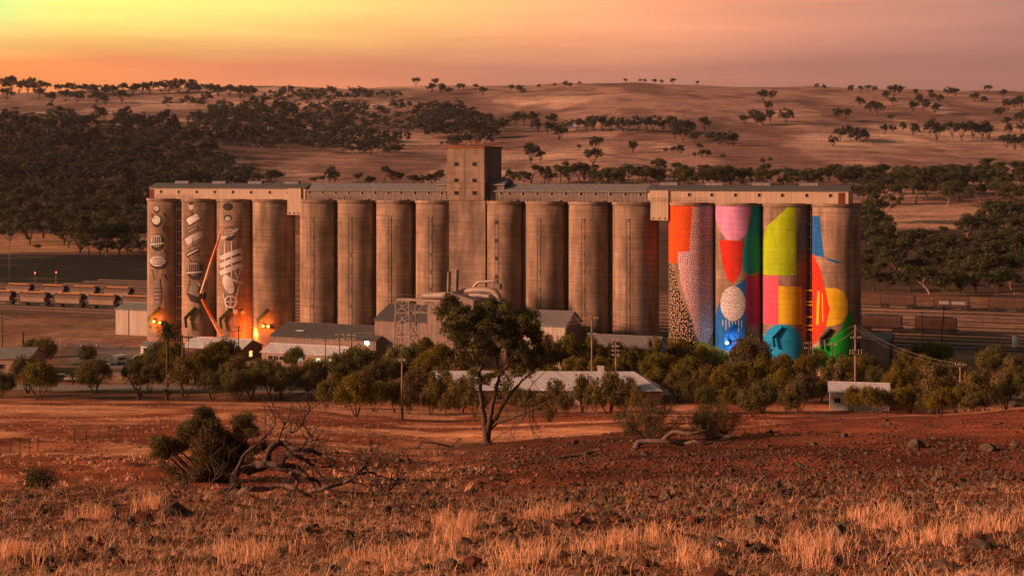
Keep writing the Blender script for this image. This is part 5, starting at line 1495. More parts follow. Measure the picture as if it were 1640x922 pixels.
    cl = [(345, 110, 62), (300, 170, 60), (400, 130, 52), (440, 190, 70), (370, 220, 70), (480, 230, 70), (520, 290, 70), (640, 160, 62), (690, 210, 45), (610, 200, 45), (660, 230, 40), (90, 290, 60), (150, 260, 62), (210, 280, 60), (250, 200, 50), (180, 340, 55), (110, 350, 40), (430, 320, 80), (380, 380, 80), (520, 380, 70), (580, 350, 60), (470, 440, 70), (360, 450, 60), (590, 420, 55), (700, 330, 42), (740, 320, 30), (120, 400, 40, .35), (190, 440, 45, .3), (250, 490, 45, .3), (330, 520, 45, .4), (420, 500, 55, .8)]
    cen, rad, cnt = [], [], []
    root = q2(480, 585)
    for c in cl:
        d = c[3] if len(c) > 3 else 1
        for rep in range(3):
            rr = c[2] / 4 * mp2 * 1.35; ctr = q2(c[0], c[1], g.uniform(-.8, 1.1)) + Vector((g.uniform(-.4, .4), 0, g.uniform(-.4, .4))) * rr
            cen.append(list(ctr)); rad.append([rr * .8, rr * .8, rr * .62]); cnt.append(int(820 * d * (c[2] / 55) ** 2))
        m1 = root.lerp(ctr, .45) + Vector((g.uniform(-.25, .25), g.uniform(-.2, .2), g.uniform(-.3, .1)))
        tr.tube(smooth_path([root, m1, ctr], 4), [.09 - .008 * k for k in range(9)], 5, cap=False)
    tr.build('stems', M['bark'], bt, True)
    V, Fc, c = leaf_cloud(gg, cen, rad, cnt, .105, .32, out=.5, shell=.3, tone=(.55, 1.45))
    link(bpy.data.objects.new('foliage', np_mesh('foliage', V, Fc, M['leaf_bush'], c)), bt)
fallen_tree()

def twiggy(cx, yb, wpx, hpx, seed, label, dens=1.0, leafm='leaf_dry', size=.11):
    b0 = ground_at(cx, yb); mp = b0.y / F; g = random.Random(seed); gg = np.random.default_rng(seed)
    t = thing('shrub', label, 'shrub', b0); tr = MB(); ends = []
    W, H = wpx * mp / 2, hpx * mp
    for k in range(46):
        a = g.uniform(0, 6.28); u = g.random() ** .6
        e = Vector((math.cos(a) * W * u, math.sin(a) * W * u * .8, H * (1 - .55 * u * u) * g.uniform(.72, 1)))
        m1 = e * .5 + Vector((g.uniform(-.2, .2), g.uniform(-.2, .2), -.1 * H * u))
        P = smooth_path([Vector((g.uniform(-.25, .25), g.uniform(-.2, .2), -.1)), m1, e], 4)
        tr.tube(P, [.035 * (1 - .09 * i) for i in range(len(P))], 4, cap=False)
        for q in range(7):
            j = g.randint(4, len(P) - 1); d = Vector((g.uniform(-1, 1), g.uniform(-1, 1), g.uniform(-.2, 1.0))).normalized() * g.uniform(.3, .8)
            tr.tube([P[j], P[j] + d * .5 + Vector((0, 0, .05)), P[j] + d], [.013, .009, .004], 3, cap=False); ends.append(list(P[j] + d * .8))
        ends.append(list(e))
    tr.build('stems', M['deadwood'], t, True)
    V, Fc, c = leaf_cloud(gg, ends, np.full(len(ends), .30), int(34 * dens), size, .3, out=.2, shell=.1, tone=(.6, 1.3))
    link(bpy.data.objects.new('foliage', np_mesh('foliage', V, Fc, M[leafm], c)), t)
twiggy(1038, 707, 125, 76, 61, 'wide twiggy brown shrub on the spur, behind the bleached fallen branch', 1.0, 'leaf_bush')
twiggy(1142, 703, 84, 66, 62, 'smaller twiggy brown shrub at the right end of the bleached fallen branch', .9, 'leaf_bush')
twiggy(62, 784, 30, 24, 63, 'small dark dried shrub on the bare red soil at the left', .12)
twiggy(735, 655, 24, 36, 64, 'thin young shrub by the wire fence left of the big gum tree', .6, 'leaf_wattle')
twiggy(880, 676, 20, 26, 65, 'low dried shrub on the paddock right of the big gum tree', .4)

def branch_on_ground(pix, r0, r1, label, seed, matk='deadwood_pale', tw=10):
    g = random.Random(seed); b0 = ground_at(*pix[0][0]); mp = b0.y / F
    t = thing('fallen_branch', label, 'branch', b0); twb = MB()
    for i, pts in enumerate(pix):
        P = smooth_path([Vector(((x - pix[0][0][0]) * mp, .25 * math.sin(k * 1.7 + i), max(.03 - .2, (pix[0][0][1] - y) * mp))) for k, (x, y) in enumerate(pts)], 5); n = len(P)
        MB().tube(P, [(r0 + (r1 - r0) * k / (n - 1)) * (.75 ** i) * (1 + g.uniform(-.1, .1)) for k in range(n)], 7).build('limb', M[matk], t, True)
        for k in range(tw):
            j = g.randint(n // 3, n - 1); d = Vector((g.uniform(-1, 1), g.uniform(-.5, .5), g.uniform(-.6, .7))).normalized()
            L = g.uniform(.3, .9); twb.tube([P[j], P[j] + d * L * .5 + Vector((0, 0, .06)), P[j] + d * L], [.025, .016, .006], 4, cap=False)
    twb.build('twig_spray', M['deadwood'], t)
branch_on_ground([[(1018, 717), (1026, 709), (1050, 706), (1075, 707), (1095, 714), (1112, 718)], [(1062, 706), (1080, 692), (1105, 694), (1130, 690), (1150, 697), (1170, 700)], [(1098, 712), (1112, 706), (1130, 710), (1150, 706), (1175, 708)]], .22, .08, 'long bleached fallen branch under the two twiggy shrubs', 71)
branch_on_ground([[(738, 716), (722, 716), (700, 710), (680, 708), (674, 714), (666, 722), (662, 735)], [(722, 715), (735, 705), (738, 702)], [(680, 709), (674, 706), (668, 722)]], .09, .03, 'thin bent dead branch on the red earth left of the big gum tree', 72, 'deadwood')
branch_on_ground([[(936, 730), (950, 724), (962, 719)], [(936, 729), (915, 731), (890, 736)]], .17, .05, 'short dark log lying on the stony slope', 73, 'deadwood', 4)

# palm and grass trees
def palm(p, H, crown_r, label, name='palm_tree', cat='palm', n=52, trunk_r=.24, seed=1, skirt=True):
    g = random.Random(seed); t = thing(name, label, cat, p)
    MB().tube([(0, 0, -.3), (.05, 0, H * .5), (0, .05, H)], [trunk_r * 1.25, trunk_r, trunk_r * 1.1], 10).build('trunk', M['bark'], t)
    vs, fs, cs = [], [], []
    for k in range(n):
        a = 2.399 * k; el = R(75 - 110 * (k / n)) ; L = crown_r * g.uniform(.85, 1.15); P = []
        d = Vector((math.cos(a) * math.cos(el), math.sin(a) * math.cos(el), math.sin(el))); p0 = Vector((0, 0, H))
        for i in range(8):
            P.append(p0.copy()); p0 = p0 + d * L / 7; d = (d + Vector((0, 0, -.14))).normalized()
        for i in range(1, 8):
            d = (P[i] - P[i - 1]).normalized(); sd = d.cross(Vector((0, 0, 1)));
            if sd.length < 1e-3: sd = Vector((1, 0, 0))
            sd.normalize(); w = crown_r * .26 * math.sin(math.pi * (i + .6) / 8.6)
            for s_ in (-1, 1):
                for q_ in (0, .5):
                    o = P[i - 1].lerp(P[i], q_); tip = o + sd * s_ * w + d * w * .8 + Vector((0, 0, -w * .35)); e = d * L * .03
                    j = len(vs); vs += [list(o - e), list(o + e), list(tip), list(tip)]; fs.append((j, j + 1, j + 2, j + 3)); tone = g.uniform(.6, 1.4); cs.append((tone,) * 3)
    V = np.array(vs); V[3::4] += np.array([0.02, .02, .01])
    link(bpy.data.objects.new('fronds', np_mesh('fronds', V, np.array(fs), M['leaf_palm'], np.array(cs))), t)
palm(G(268, 283), 11.0, 2.7, 'date palm with dead skirt standing between the orange lamps and the white hut', seed=2)
palm(G(222, 262), 1.3, 1.0, 'grass tree beside the road, the left of two', 'grass_tree', 'grass tree', 46, .26, 3)
palm(G(267, 262), 1.5, 1.05, 'grass tree beside the road, the right of two', 'grass_tree', 'grass tree', 46, .3, 4)
palm(G(116, 287), 1.8, 1.1, 'small palm in the yard left of the white car', 'palm_tree', 'palm', 26, .16, 5)

# ------------------------------------------------------------------ poles, wires, signals, lights
def pole(x, ytop, Y, r, label, arms=(), mat='wood', yb=None, name='power_pole', cat='power pole', lean=0, base_mat=None):
    p = G(x, Y) if yb is None else ground_at(x, yb)
    H = CZ - (ytop - HY) / F * p.y - p.z
    t = thing(name, label, cat, p, rnd.uniform(-.15, .15))
    MB().tube([(0, 0, -.5), (lean * .5, 0, H * .5), (lean, 0, H)], [r * 1.15, r, r * .8], 9).build('pole', M[mat], t, True)
    if base_mat: MB().tube([(0, 0, -.4), (0, 0, 1.9)], r * 1.22, 9).build('base_sleeve', M[base_mat], t)
    for dz, w in arms:
        MB().box(-w, w, -.14 - r, -.0 - r, H - dz - .07, H - dz + .07).build('crossarm', M['wood'], t)
        k = MB()
        for q in (-.9, -.45, .45, .9): k.tube([(q * w, -.07 - r, H - dz + .07), (q * w, -.07 - r, H - dz + .32)], [.07, .05], 6)
        k.build('insulator', M['insul'], t)
    return t, Vector((p.x, p.y, p.z + H))
poles = {}
poles['lone'] = pole(644, 572, 215, .17, 'lone timber pole with green base sleeve on the red paddock', ((.5, .55),), base_mat='green_steel')
poles['a'] = pole(948, 506, 268, .17, 'tall pale timber pole in front of the low silo-foot roof', ((.4, 1.2), (3.4, .8)))
poles['b'] = pole(986, 543, 262, .07, 'slim pole with four small crossarms right of the pale timber pole', ((.3, .6), (1.4, .7), (2.2, .7), (3.0, .7)), 'steel_pink')
poles['c'] = pole(1370, 520, 262, .2, 'timber pole with many insulators beside the green painted silo', ((2.4, 1.0), (4.8, 1.2), (5.3, 1.2)))
poles['d'] = pole(1538, 580, 0, .17, 'rightmost timber pole with one crossarm at the crest of the spur', ((.5, 1.0),), yb=657)
poles['e'] = pole(292, 536, 285, .14, 'timber pole with wide crossarm in front of the date palm', ((.4, 3.0),))
poles['f'] = pole(302, 534, 300, .08, 'thin dark pole just right of the wide crossarm pole', ((.9, .9),), 'wood_dark')
poles['g'] = pole(382, 522, 305, .13, 'dark timber pole in front of the brick workshop', ((.3, 1.0), (.9, .9)), 'wood_dark')
poles['h'] = pole(521, 541, 290, .1, 'dark pole carrying two street lamps before the long shed', ((.5, 1.0),), 'wood_dark')
poles['i'] = pole(544, 534, 300, .13, 'dark timber pole with two crossarms before the long shed', ((.3, .9), (1.3, .8)), 'wood_dark')
poles['j'] = pole(563, 531, 310, .12, 'dark timber pole left of the bright floodlight', ((.8, .9), (1.6, .9)), 'wood_dark')
poles['k'] = pole(600, 533, 318, .1, 'thin dark pole at the corner of the tall iron shed', (), 'wood_dark')
poles['l'] = pole(1333, 549, 285, .1, 'dark pole in front of the green paint of the last silo', ((.4, .9),), 'wood_dark')
poles['m'] = pole(1295, 546, 288, .12, 'dark pole beside the riser frame of the last silo', ((.5, .9), (1.5, .9)), 'wood_dark')
poles['n'] = pole(1477, 499, 330, .09, 'thin dark pole by the near wagons, left of the leaning pole', ((.2, .5),), 'wood_dark')
poles['o'] = pole(1505, 489, 322, .13, 'dark leaning pole in front of the near wagons', ((.3, .5),), 'wood_dark', lean=1.1)
poles['p'] = pole(1573, 494, 398, .1, 'thin dark mast standing among the empty tracks', (), 'wood_dark')
poles['q'] = pole(1627, 468, 440, .1, 'thin dark lamp mast near the right edge of the rail yard', ((.3, .8),), 'wood_dark')
poles['r'] = pole(4, 505, 330, .12, 'dark pole at the far left edge above the house', ((.3, .6),), 'wood_dark')
poles['s'] = pole(96, 534, 322, .06, 'slim white pole standing in the grey yard', (), 'steel_pink')
poles['t'] = pole(1392, 539, 306, .06, 'thin dark pole against the wall of the open shed', (), 'wood_dark')
poles['u'] = pole(37, 531, 345, .22, 'short dark flue standing above the bushes by the left house', (), 'dark_steel', name='flue', cat='flue')
# street lights
def street_light(x, ytop, Y, label, double=True):
    t, top = pole(x, ytop, Y, .12, label, (), 'steel', name='street_lamp', cat='street lamp')
    H = top.z - t.location.z
    b = MB()
    for s_ in ((-1, 1) if double else (1,)): b.beam((0, 0, H - .05), (s_ * 1.1, 0, H + .15), .08)
    b.build('arm', M['steel'], t)
    for s_ in ((-1, 1) if double else (1,)): MB().box(s_ * 1.1 - .3, s_ * 1.1 + .3, -.14, .14, H + .08, H + .24).build('lamp_head', M['steel_pink'], t)
street_light(15, 378, 490, 'tall twin-armed street lamp at the left beyond the wagons')
# signals
for i, (x, y) in enumerate(((56, 437), (90, 436))):
    p = G(x, 480 if i == 0 else 486)
    t = thing('rail_signal', 'rail signal showing a red light before the dark field, %s one of two' % ('left', 'right')[i], 'rail signal', p, .1)
    H = CZ - (y - HY) / F * p.y
    b = MB().tube([(0, 0, 0), (0, 0, H + 1.2)], .09, 6)
    if i: b.beam((-.5, 0, 0), (-.15, 0, H - 1), .1).beam((.5, 0, 0), (.15, 0, H - 1), .1)
    b.build('mast', M['steel'], t); MB().box(-.35, .35, .02, .3, H - .7, H + 1.6).build('signal_head', M['dark_steel'], t)
    MB().ball((0, -.1, H), .24).build('red_lamp', M['lamp_red'], t)
# wires
def wire(a, b, sag, label, off=(0, 0, 0)):
    a = Vector(a) + Vector(off); b = Vector(b) + Vector(off); n = 14; mb = MB()
    mb.tube([a.lerp(b, i / n) + Vector((0, 0, -sag * 4 * (i / n) * (1 - i / n))) for i in range(n + 1)], .022, 4)
    o = mb.build('power_wire', M['wire'])
    return props(o, label, 'wire', 'overhead wires')
T = {k: v[1] for k, v in poles.items()}
wl = [('e', 'g', 'between the crossarm pole and the workshop pole'), ('g', 'i', 'from the workshop pole to the long shed poles'), ('i', 'j', 'between the two poles before the long shed'), ('j', 'a', 'from the long shed to the tall pale pole'),
      ('a', 'm', 'across the coloured silos from the tall pale pole'), ('m', 'c', 'across the green paint of the last silo'), ('c', 'd', 'from the insulator pole to the rightmost pole'), ('r', 'e', 'over the yard to the crossarm pole')]
for a, b, s in wl:
    for i, o in enumerate(((-.7, 0, -.2), (.0, 0, -.9), (.7, 0, -.2))):
        wire(T[a], T[b], .9 + .3 * i, '%s thin wire strung %s' % (('upper', 'lower', 'second upper')[i], s), o)

def lamp(pos, label, mat, col, energy, r=.28, rad=.25, post=None, aim=None, name='floodlight'):
    t = thing(name, label, 'floodlight', pos, ROT)
    MB().box(-.45, .45, .12, .42, -.35, .35).build('housing', M['dark_steel'], t)
    MB().ball((0, -.1, 0), r).build('bulb', mat, t, True)
    if post: MB().tube([(0, .27, -post), (0, .27, -.3)], .09, 6).build('post', M['steel'], t)
    l = bpy.data.lights.new('lamp_light', 'POINT'); l.color = col; l.energy = energy; l.shadow_soft_size = rad
    o = bpy.data.objects.new('lamp_light', l); o.location = (0, -.9, 0); link(o, t)
def wall_lamp(i, x, y, off=.9):
    th, z = on_silo(i, x, y); a = row(SILO_S[i])
    q = a + Vector((U[0] * math.sin(th) * (SR + off) + N[0] * -math.cos(th) * (SR + off), U[1] * math.sin(th) * (SR + off) + N[1] * -math.cos(th) * (SR + off), z)); return q
SOD = (1, .19, .018)
LE = 1.0
lamp(wall_lamp(0, 250, 514), 'orange floodlight low on the leftmost silo, left of the pair', M['lamp_orange'], SOD, 520 * LE)
lamp(wall_lamp(0, 258, 516), 'orange floodlight low on the leftmost silo, right of the pair', M['lamp_orange'], SOD, 520 * LE)
lamp(wall_lamp(3, 424, 521), 'orange floodlight low on the fourth silo, left of the pair', M['lamp_orange'], SOD, 520 * LE)
lamp(wall_lamp(3, 431, 522), 'orange floodlight low on the fourth silo, right of the pair', M['lamp_orange'], SOD, 520 * LE)
lamp(G(588, 300) + Vector((0, 0, CZ - (549 - HY) / F * 300)), 'bright yellow-white floodlight on a post below the iron shed', M['lamp_white'], (1, .78, .35), 1600 * LE, .42, post=CZ - (549 - HY) / F * 300)
q = wall_lamp(13, 1168, 548, 1.2); lamp(q, 'cool white floodlight at the foot of the blue painted silo', M['lamp_blue'], (.6, .8, 1), 500 * LE, .25)
q = wall_lamp(2, 398, 532, 3.5)
lamp(q, 'orange work lamp between the third and fourth silos, lighting their feet', M['lamp_orange'], (1, .15, .015), 4200 * LE, .12)

# ------------------------------------------------------------------ boom lift
def boom():
    Yb = row(s_at(355, -9), -9).y
    p = G(356, Yb); p.z = 0; mp = Yb / F
    t = thing('boom_lift', 'orange boom lift with folded knuckle reaching up the white banded silo', 'boom lift', p)
    q = lambda x, y, dy=0: Vector(((x - 356) * mp, dy, CZ - (y - HY) * mp))
    MB().box(-4.6, 1.0, -1.1, 1.1, .9, 1.9).box(-4.6, -2.6, -1.0, 1.0, 1.9, 2.7).build('chassis', M['red_paint'], t)
    for x in (-3.8, .2):
        for y in (-1.2, 1.2): MB().tube([(x, y - .2, .55), (x, y + .2, .55)], .55, 14).build('wheel', M['dark_steel'], t)
    def arm(a, b, w0, w1, mat, nm): MB().tube([a, b], [w0 * .7, w1 * .7], 4).build(nm, mat, t)
    a, m1, k, m2, e = q(355, 538), q(338, 507), q(321, 474), q(337, 420, .6), q(352, 374, 1.0)
    arm(a, m1, .75, .6, M['boom_pale'], 'lower_boom'); arm(m1, k, .6, .5, M['orange_paint'], 'lower_boom')
    arm(k + Vector((.0, .1, 0)), m2, .62, .5, M['boom_pale'], 'upper_boom'); arm(m2, e, .5, .32, M['orange_paint'], 'upper_boom')
    MB().ball(k, .75).build('knuckle', M['dark_steel'], t)
    MB().tube([k + Vector((.6, -.2, .4)), q(331, 450, .3)], .16, 6).build('ram', M['steel'], t)
    c = q(354, 371, 1.0); b = MB()
    for z in (0, .6, 1.1):
        cs = [(-.9, -.5), (.9, -.5), (.9, .5), (-.9, .5)]
        for u, v in zip(cs, cs[1:] + cs[:1]): b.beam(c + Vector((*u, z)), c + Vector((*v, z)), .06)
    for u in ((-.9, -.5), (.9, -.5), (.9, .5), (-.9, .5)): b.beam(c + Vector((*u, 0)), c + Vector((*u, 1.1)), .06)
    b.box(c.x - .9, c.x + .9, c.y - .5, c.y + .5, c.z - .05, c.z); b.build('basket', M['orange_paint'], t)
boom()

# ------------------------------------------------------------------ vehicles
def car(x, Y, rz, label, body, van=False):
    p = G(x, Y); t = thing('parked_car', label, 'car', p, rz)
    prof = [(-2.1, .35), (2.1, .35), (2.15, .85), (1.3, 1.0), (.7, 1.5), (-1.5, 1.55), (-2.1, 1.0)] if not van else [(-2.3, .35), (2.3, .35), (2.3, 1.0), (1.8, 1.3), (1.3, 1.95), (-2.2, 2.0), (-2.35, 1.2)]
    MB().prism([(a, -.85, b) for a, b in prof], (0, 1.7, 0)).build('body', body, t)
    for y in (-.862, .856): MB().prism([(1.1, y, 1.02), (.65, y, 1.42), (-1.4, y, 1.45), (-1.75, y, 1.02)], (0, .006, 0)).build('side_window', M['glass'], t)
    MB().quad((1.32, -.75, 1.02), (1.32, .75, 1.02), (.75, .7, 1.5), (.75, -.7, 1.5)).build('windscreen', M['glass'], t)
    for xx in (-1.3, 1.3):
        for y in (-.85, .85):
            w = MB().tube([(xx, y - .1, .32), (xx, y + .1, .32)], .32, 14).build('wheel', M['dark_steel'], t)
    for y in (-.6, .6): MB().box(-2.16, -2.12, y - .15, y + .15, .75, .95).build('tail_light', M['red_paint'], t)
    for y in (-.6, .6): MB().box(2.12, 2.17, y - .18, y + .18, .65, .82).build('headlight', M['insul'], t)
M['car_white'] = worn('car_white', (.7, .68, .66), .35, .1, dirt_amt=.15); M['car_dark'] = worn('car_dark', (.05, .055, .06), .35, .2); M['car_green'] = worn('car_green', (.22, .27, .24), .35, .15)
car(192, 318, 1.2, 'white station wagon parked behind the roadside trees', M['car_white'], True)
car(228, 321, .3, 'grey-green car parked right of the white station wagon', M['car_green'])
car(97, 291, .1, 'dark car parked in the yard beside the long pale trailer', M['car_dark'])
t = thing('trailer', 'flat white trailer beside the dark parked car', 'trailer', G(116, 290), .1)
MB().box(-1.6, 1.6, -.8, .8, .55, .9).build('bed', M['white_paint'], t)
for y in (-.85, .85): MB().tube([(0, y - .08, .35), (0, y + .08, .35)], .35, 12).build('wheel', M['dark_steel'], t)
MB().box(1.6, 2.6, -.05, .05, .5, .6).build('drawbar', M['dark_steel'], t)
# marker posts in the yard
for i, x in enumerate((105, 130, 155, 193, 224)):
    p = G(x, 345 + .5 * i)
    t = thing('marker_post', 'red and white marker post in the grey yard, %s of five' % ('leftmost', 'second from left', 'middle', 'second from right', 'rightmost')[i], 'marker post', p, 0, 'marker posts along the yard')
    MB().tube([(0, 0, 0), (0, 0, 1.5)], .12, 8).build('post', M['red_paint'], t); MB().tube([(0, 0, .6), (0, 0, .95)], .13, 8).build('white_band', M['white_paint'], t)
    MB().box(-.3, .3, -.3, .3, 0, .1).build('base', M['dark_steel'], t)
# small signs and tanks by the trees
for x, Y, lb in ((135, 306, 'small white and red sign board by the yard entrance'), (172, 309, 'red and white sign trestle standing on the yard'), (1403, 312, 'red and white sign at the foot of the open shed')):
    t = thing('sign_board', lb, 'sign', G(x, Y), .1)
    MB().box(-.6, .6, -.05, .05, .5, 1.4).build('panel', M['white_paint'], t); MB().box(-.5, .5, -.08, -.055, .6, .85).build('red_band', M['red_paint'], t)
    for s_ in (-.45, .45): MB().box(s_ - .04, s_ + .04, -.04, .04, -.1, .5).build('leg', M['steel'], t)
t = thing('guard_rail', 'orange-red rail barrier beside the left house', 'barrier', G(0, 286), 0)
for z in (1.1, 2.0): MB().box(-3, 1.6, -.06, .06, z, z + .16).build('rail', M['red_paint'], t)
for x in (-2.8, -.6, 1.45): MB().box(x - .08, x + .08, -.05, .05, -.1, 2.2).build('post', M['red_paint'], t)
t = thing('field_tank', 'white water tank near the rail yard at the right', 'tank', G(1627, 345), 0)
MB().tube([(0, 0, 0), (0, 0, 3.2)], .8, 16).build('tank_wall', M['white_paint'], t); MB().tube([(0, 0, 3.2), (0, 0, 3.5)], [.85, .2], 16).build('lid', M['roof_grey'], t)

# ------------------------------------------------------------------ fences
def fence(pix, label, step, h=1.0, r=.032):
    P = [ground_at(x, y) for x, y in pix]
    Q = []
    for a, b in zip(P[:-1], P[1:]):
        n = max(1, int((b - a).length / step)); Q += [a.lerp(b, i / n) for i in range(n)]
    Q.append(P[-1]); o = Q[0].copy(); o.z = gz(o.x, o.y)
    t = thing('wire_fence', label, 'fence', o)
    Q = [Vector((q.x, q.y, gz(q.x, q.y))) - o for q in Q]
    me = MB().tube([(0, 0, -.2), (0, 0, h)], r, 5).mesh('post', M['wood_dark'])
    for i, q in enumerate(Q):
        ob = bpy.data.objects.new('post', me); ob.location = q; ob.rotation_euler = (rnd.uniform(-.06, .06), rnd.uniform(-.08, .08), 0); ob.scale = (1, 1, rnd.uniform(.85, 1.2)); link(ob, t)
    w = MB()
    for z in (.35, .7, 1.0):
        w.tube([q + Vector((0, 0, z)) for q in Q], .009, 3, cap=False)
    w.build('wire', M['wire'], t)
fence([(0, 731), (60, 722), (120, 712), (175, 704), (230, 694), (280, 683)], 'wire fence with dark posts crossing the left paddock', 3.0)
fence([(420, 672), (470, 662), (505, 655), (545, 650)], 'wire fence curving behind the fallen tree', 3.2)
fence([(490, 676), (560, 674), (640, 672), (760, 671), (860, 669), (960, 668)], 'wire fence with thin posts along the paddock before the homestead', 3.4)
fence([(1180, 672), (1300, 670), (1420, 668)], 'wire fence in front of the white cottage', 3.2)
# ------------------------------------------------------------------ stones
def rock_mesh(seed, sub=2, flat=.7):
    import bmesh
    bm = bmesh.new(); bmesh.ops.create_icosphere(bm, subdivisions=sub, radius=.5); g = random.Random(seed)
    planes = [(Vector((g.gauss(0, 1), g.gauss(0, 1), g.gauss(0, 1))).normalized(), g.uniform(.26, .44)) for _ in range(9)]
    for v in bm.verts:
        for n, d in planes:
            k = v.co.dot(n) - d
            if k > 0: v.co -= n * k
        v.co += v.co.normalized() * g.uniform(-.025, .025); v.co.z *= flat
    me = bpy.data.meshes.new('rock'); bm.to_mesh(me); bm.free(); return me
def rock_material(name, c1, c2):
    m, nt, b = new_mat(name); k = NT(nt); v = k.coord('Object'); oi = k.n('ShaderNodeObjectInfo')
    at = k.n('ShaderNodeAttribute', attribute_name='Col')
    f = k.ramp(k.noise(v, 2.2, 6, .7), [(.38, 0.0), (.62, 1.0)])
    c = k.mix(f, c1, c2); c = k.mix(1.0, c, k.ramp(k.noise(v, 9, 5, .7), [(.3, .5), (.7, 1.35)]), 'MULTIPLY')
    k.l(c, b.inputs['Base Color']); b.inputs['Roughness'].default_value = .95
    k.l(k.bump(k.noise(v, 7, 6, .75), .8, .06), b.inputs['Normal']); return m
M['rock_grey'] = rock_material('rock_lichen', (.135, .115, .08), (.075, .036, .025))
M['rock_red'] = rock_material('rock_red', (.22, .062, .030), (.085, .034, .023))
rock_me = []
for i in range(10):
    me = rock_mesh(500 + i, 3, (.6, .75, .9, .55)[i % 4]); me.materials.append(M['rock_red' if i % 3 == 0 else 'rock_grey']); rock_me.append(me)
g = random.Random(88)
big = [(1492, 660, 34, 'large lichen-grey boulder on the crest left of the rightmost pole'), (1231, 693, 22, 'grey upright boulder on the stony slope right of the twiggy shrubs'), (1352, 701, 20, 'grey boulder pair stone on the red slope below the cottage'), (1468, 716, 30, 'wide brown boulder on the red slope below the boulder crest'), (1582, 722, 34, 'flat grey boulder on the red slope near the right edge'), (1625, 716, 24, 'rounded grey boulder at the right edge of the red slope'), (1303, 712, 20, 'orange-red stone block on the red slope'), (1622, 650, 30, 'low grey rock outcrop on the crest at the right edge'),
       (1150, 872, 46, 'tall lichen-covered boulder standing in the grass, right of centre'), (1210, 842, 40, 'broad grey boulder in the grass near the right of centre'), (560, 862, 44, 'brown boulder with lichen in the grass below the dead tree'), (280, 832, 46, 'broad grey-green boulder in the grass left of centre'), (470, 880, 34, 'dark boulder in the grass below the fallen tree root'), (620, 820, 30, 'grey boulder by the end of the dead branch'), (180, 892, 38, 'lichen-grey boulder at the lower left of the grass'), (800, 838, 40, 'wide grey boulder in the grass at the centre'), (1475, 855, 40, 'lichen-grey boulder in the right grass'), (1030, 836, 34, 'green-grey boulder half hidden by bright grass'), (45, 800, 26, 'dark boulder at the left edge of the grass'), (1570, 885, 44, 'dark boulder near the lower right corner'), (90, 890, 30, 'brown stone at the lower left corner'), (745, 872, 30, 'small dark boulder beside the bright grass patch'), (1340, 858, 36, 'dull brown boulder in the right grass beside bright stalks'), (930, 890, 34, 'dark boulder at the bottom centre of the grass')]
def place_rock(p, w, label, group=None, name='rock', i=None):
    me = rock_me[i if i is not None else g.randrange(10)]
    o = bpy.data.objects.new(name, me); s = w * g.uniform(.9, 1.15)
    o.scale = (s * g.uniform(.85, 1.3), s * g.uniform(.8, 1.2), s * g.uniform(.7, 1.1)); o.rotation_euler = (g.uniform(-.3, .3), g.uniform(-.3, .3), g.uniform(0, 6.28))
    o.location = p + Vector((0, 0, w * .10)); link(o); props(o, label, 'boulder' if name == 'boulder' else 'rock', group); return o
for x, y, w, lb in big:
    p = ground_at(x, y); place_rock(p, w * .78 * p.y / F, lb, None, 'boulder', g.choice([1, 2, 4, 5, 7, 8]))
for k in range(285):
    y = g.uniform(795, 925); x = g.uniform(-20, 1660); p = ground_at(x, y)
    side = 'left' if x < 550 else 'middle' if x < 1100 else 'right'
    place_rock(p, g.uniform(.14, .22 + .24 * g.random() ** 2), 'weathered stone half buried in the dry grass, %s part of the foreground' % side, 'stones in the foreground grass')

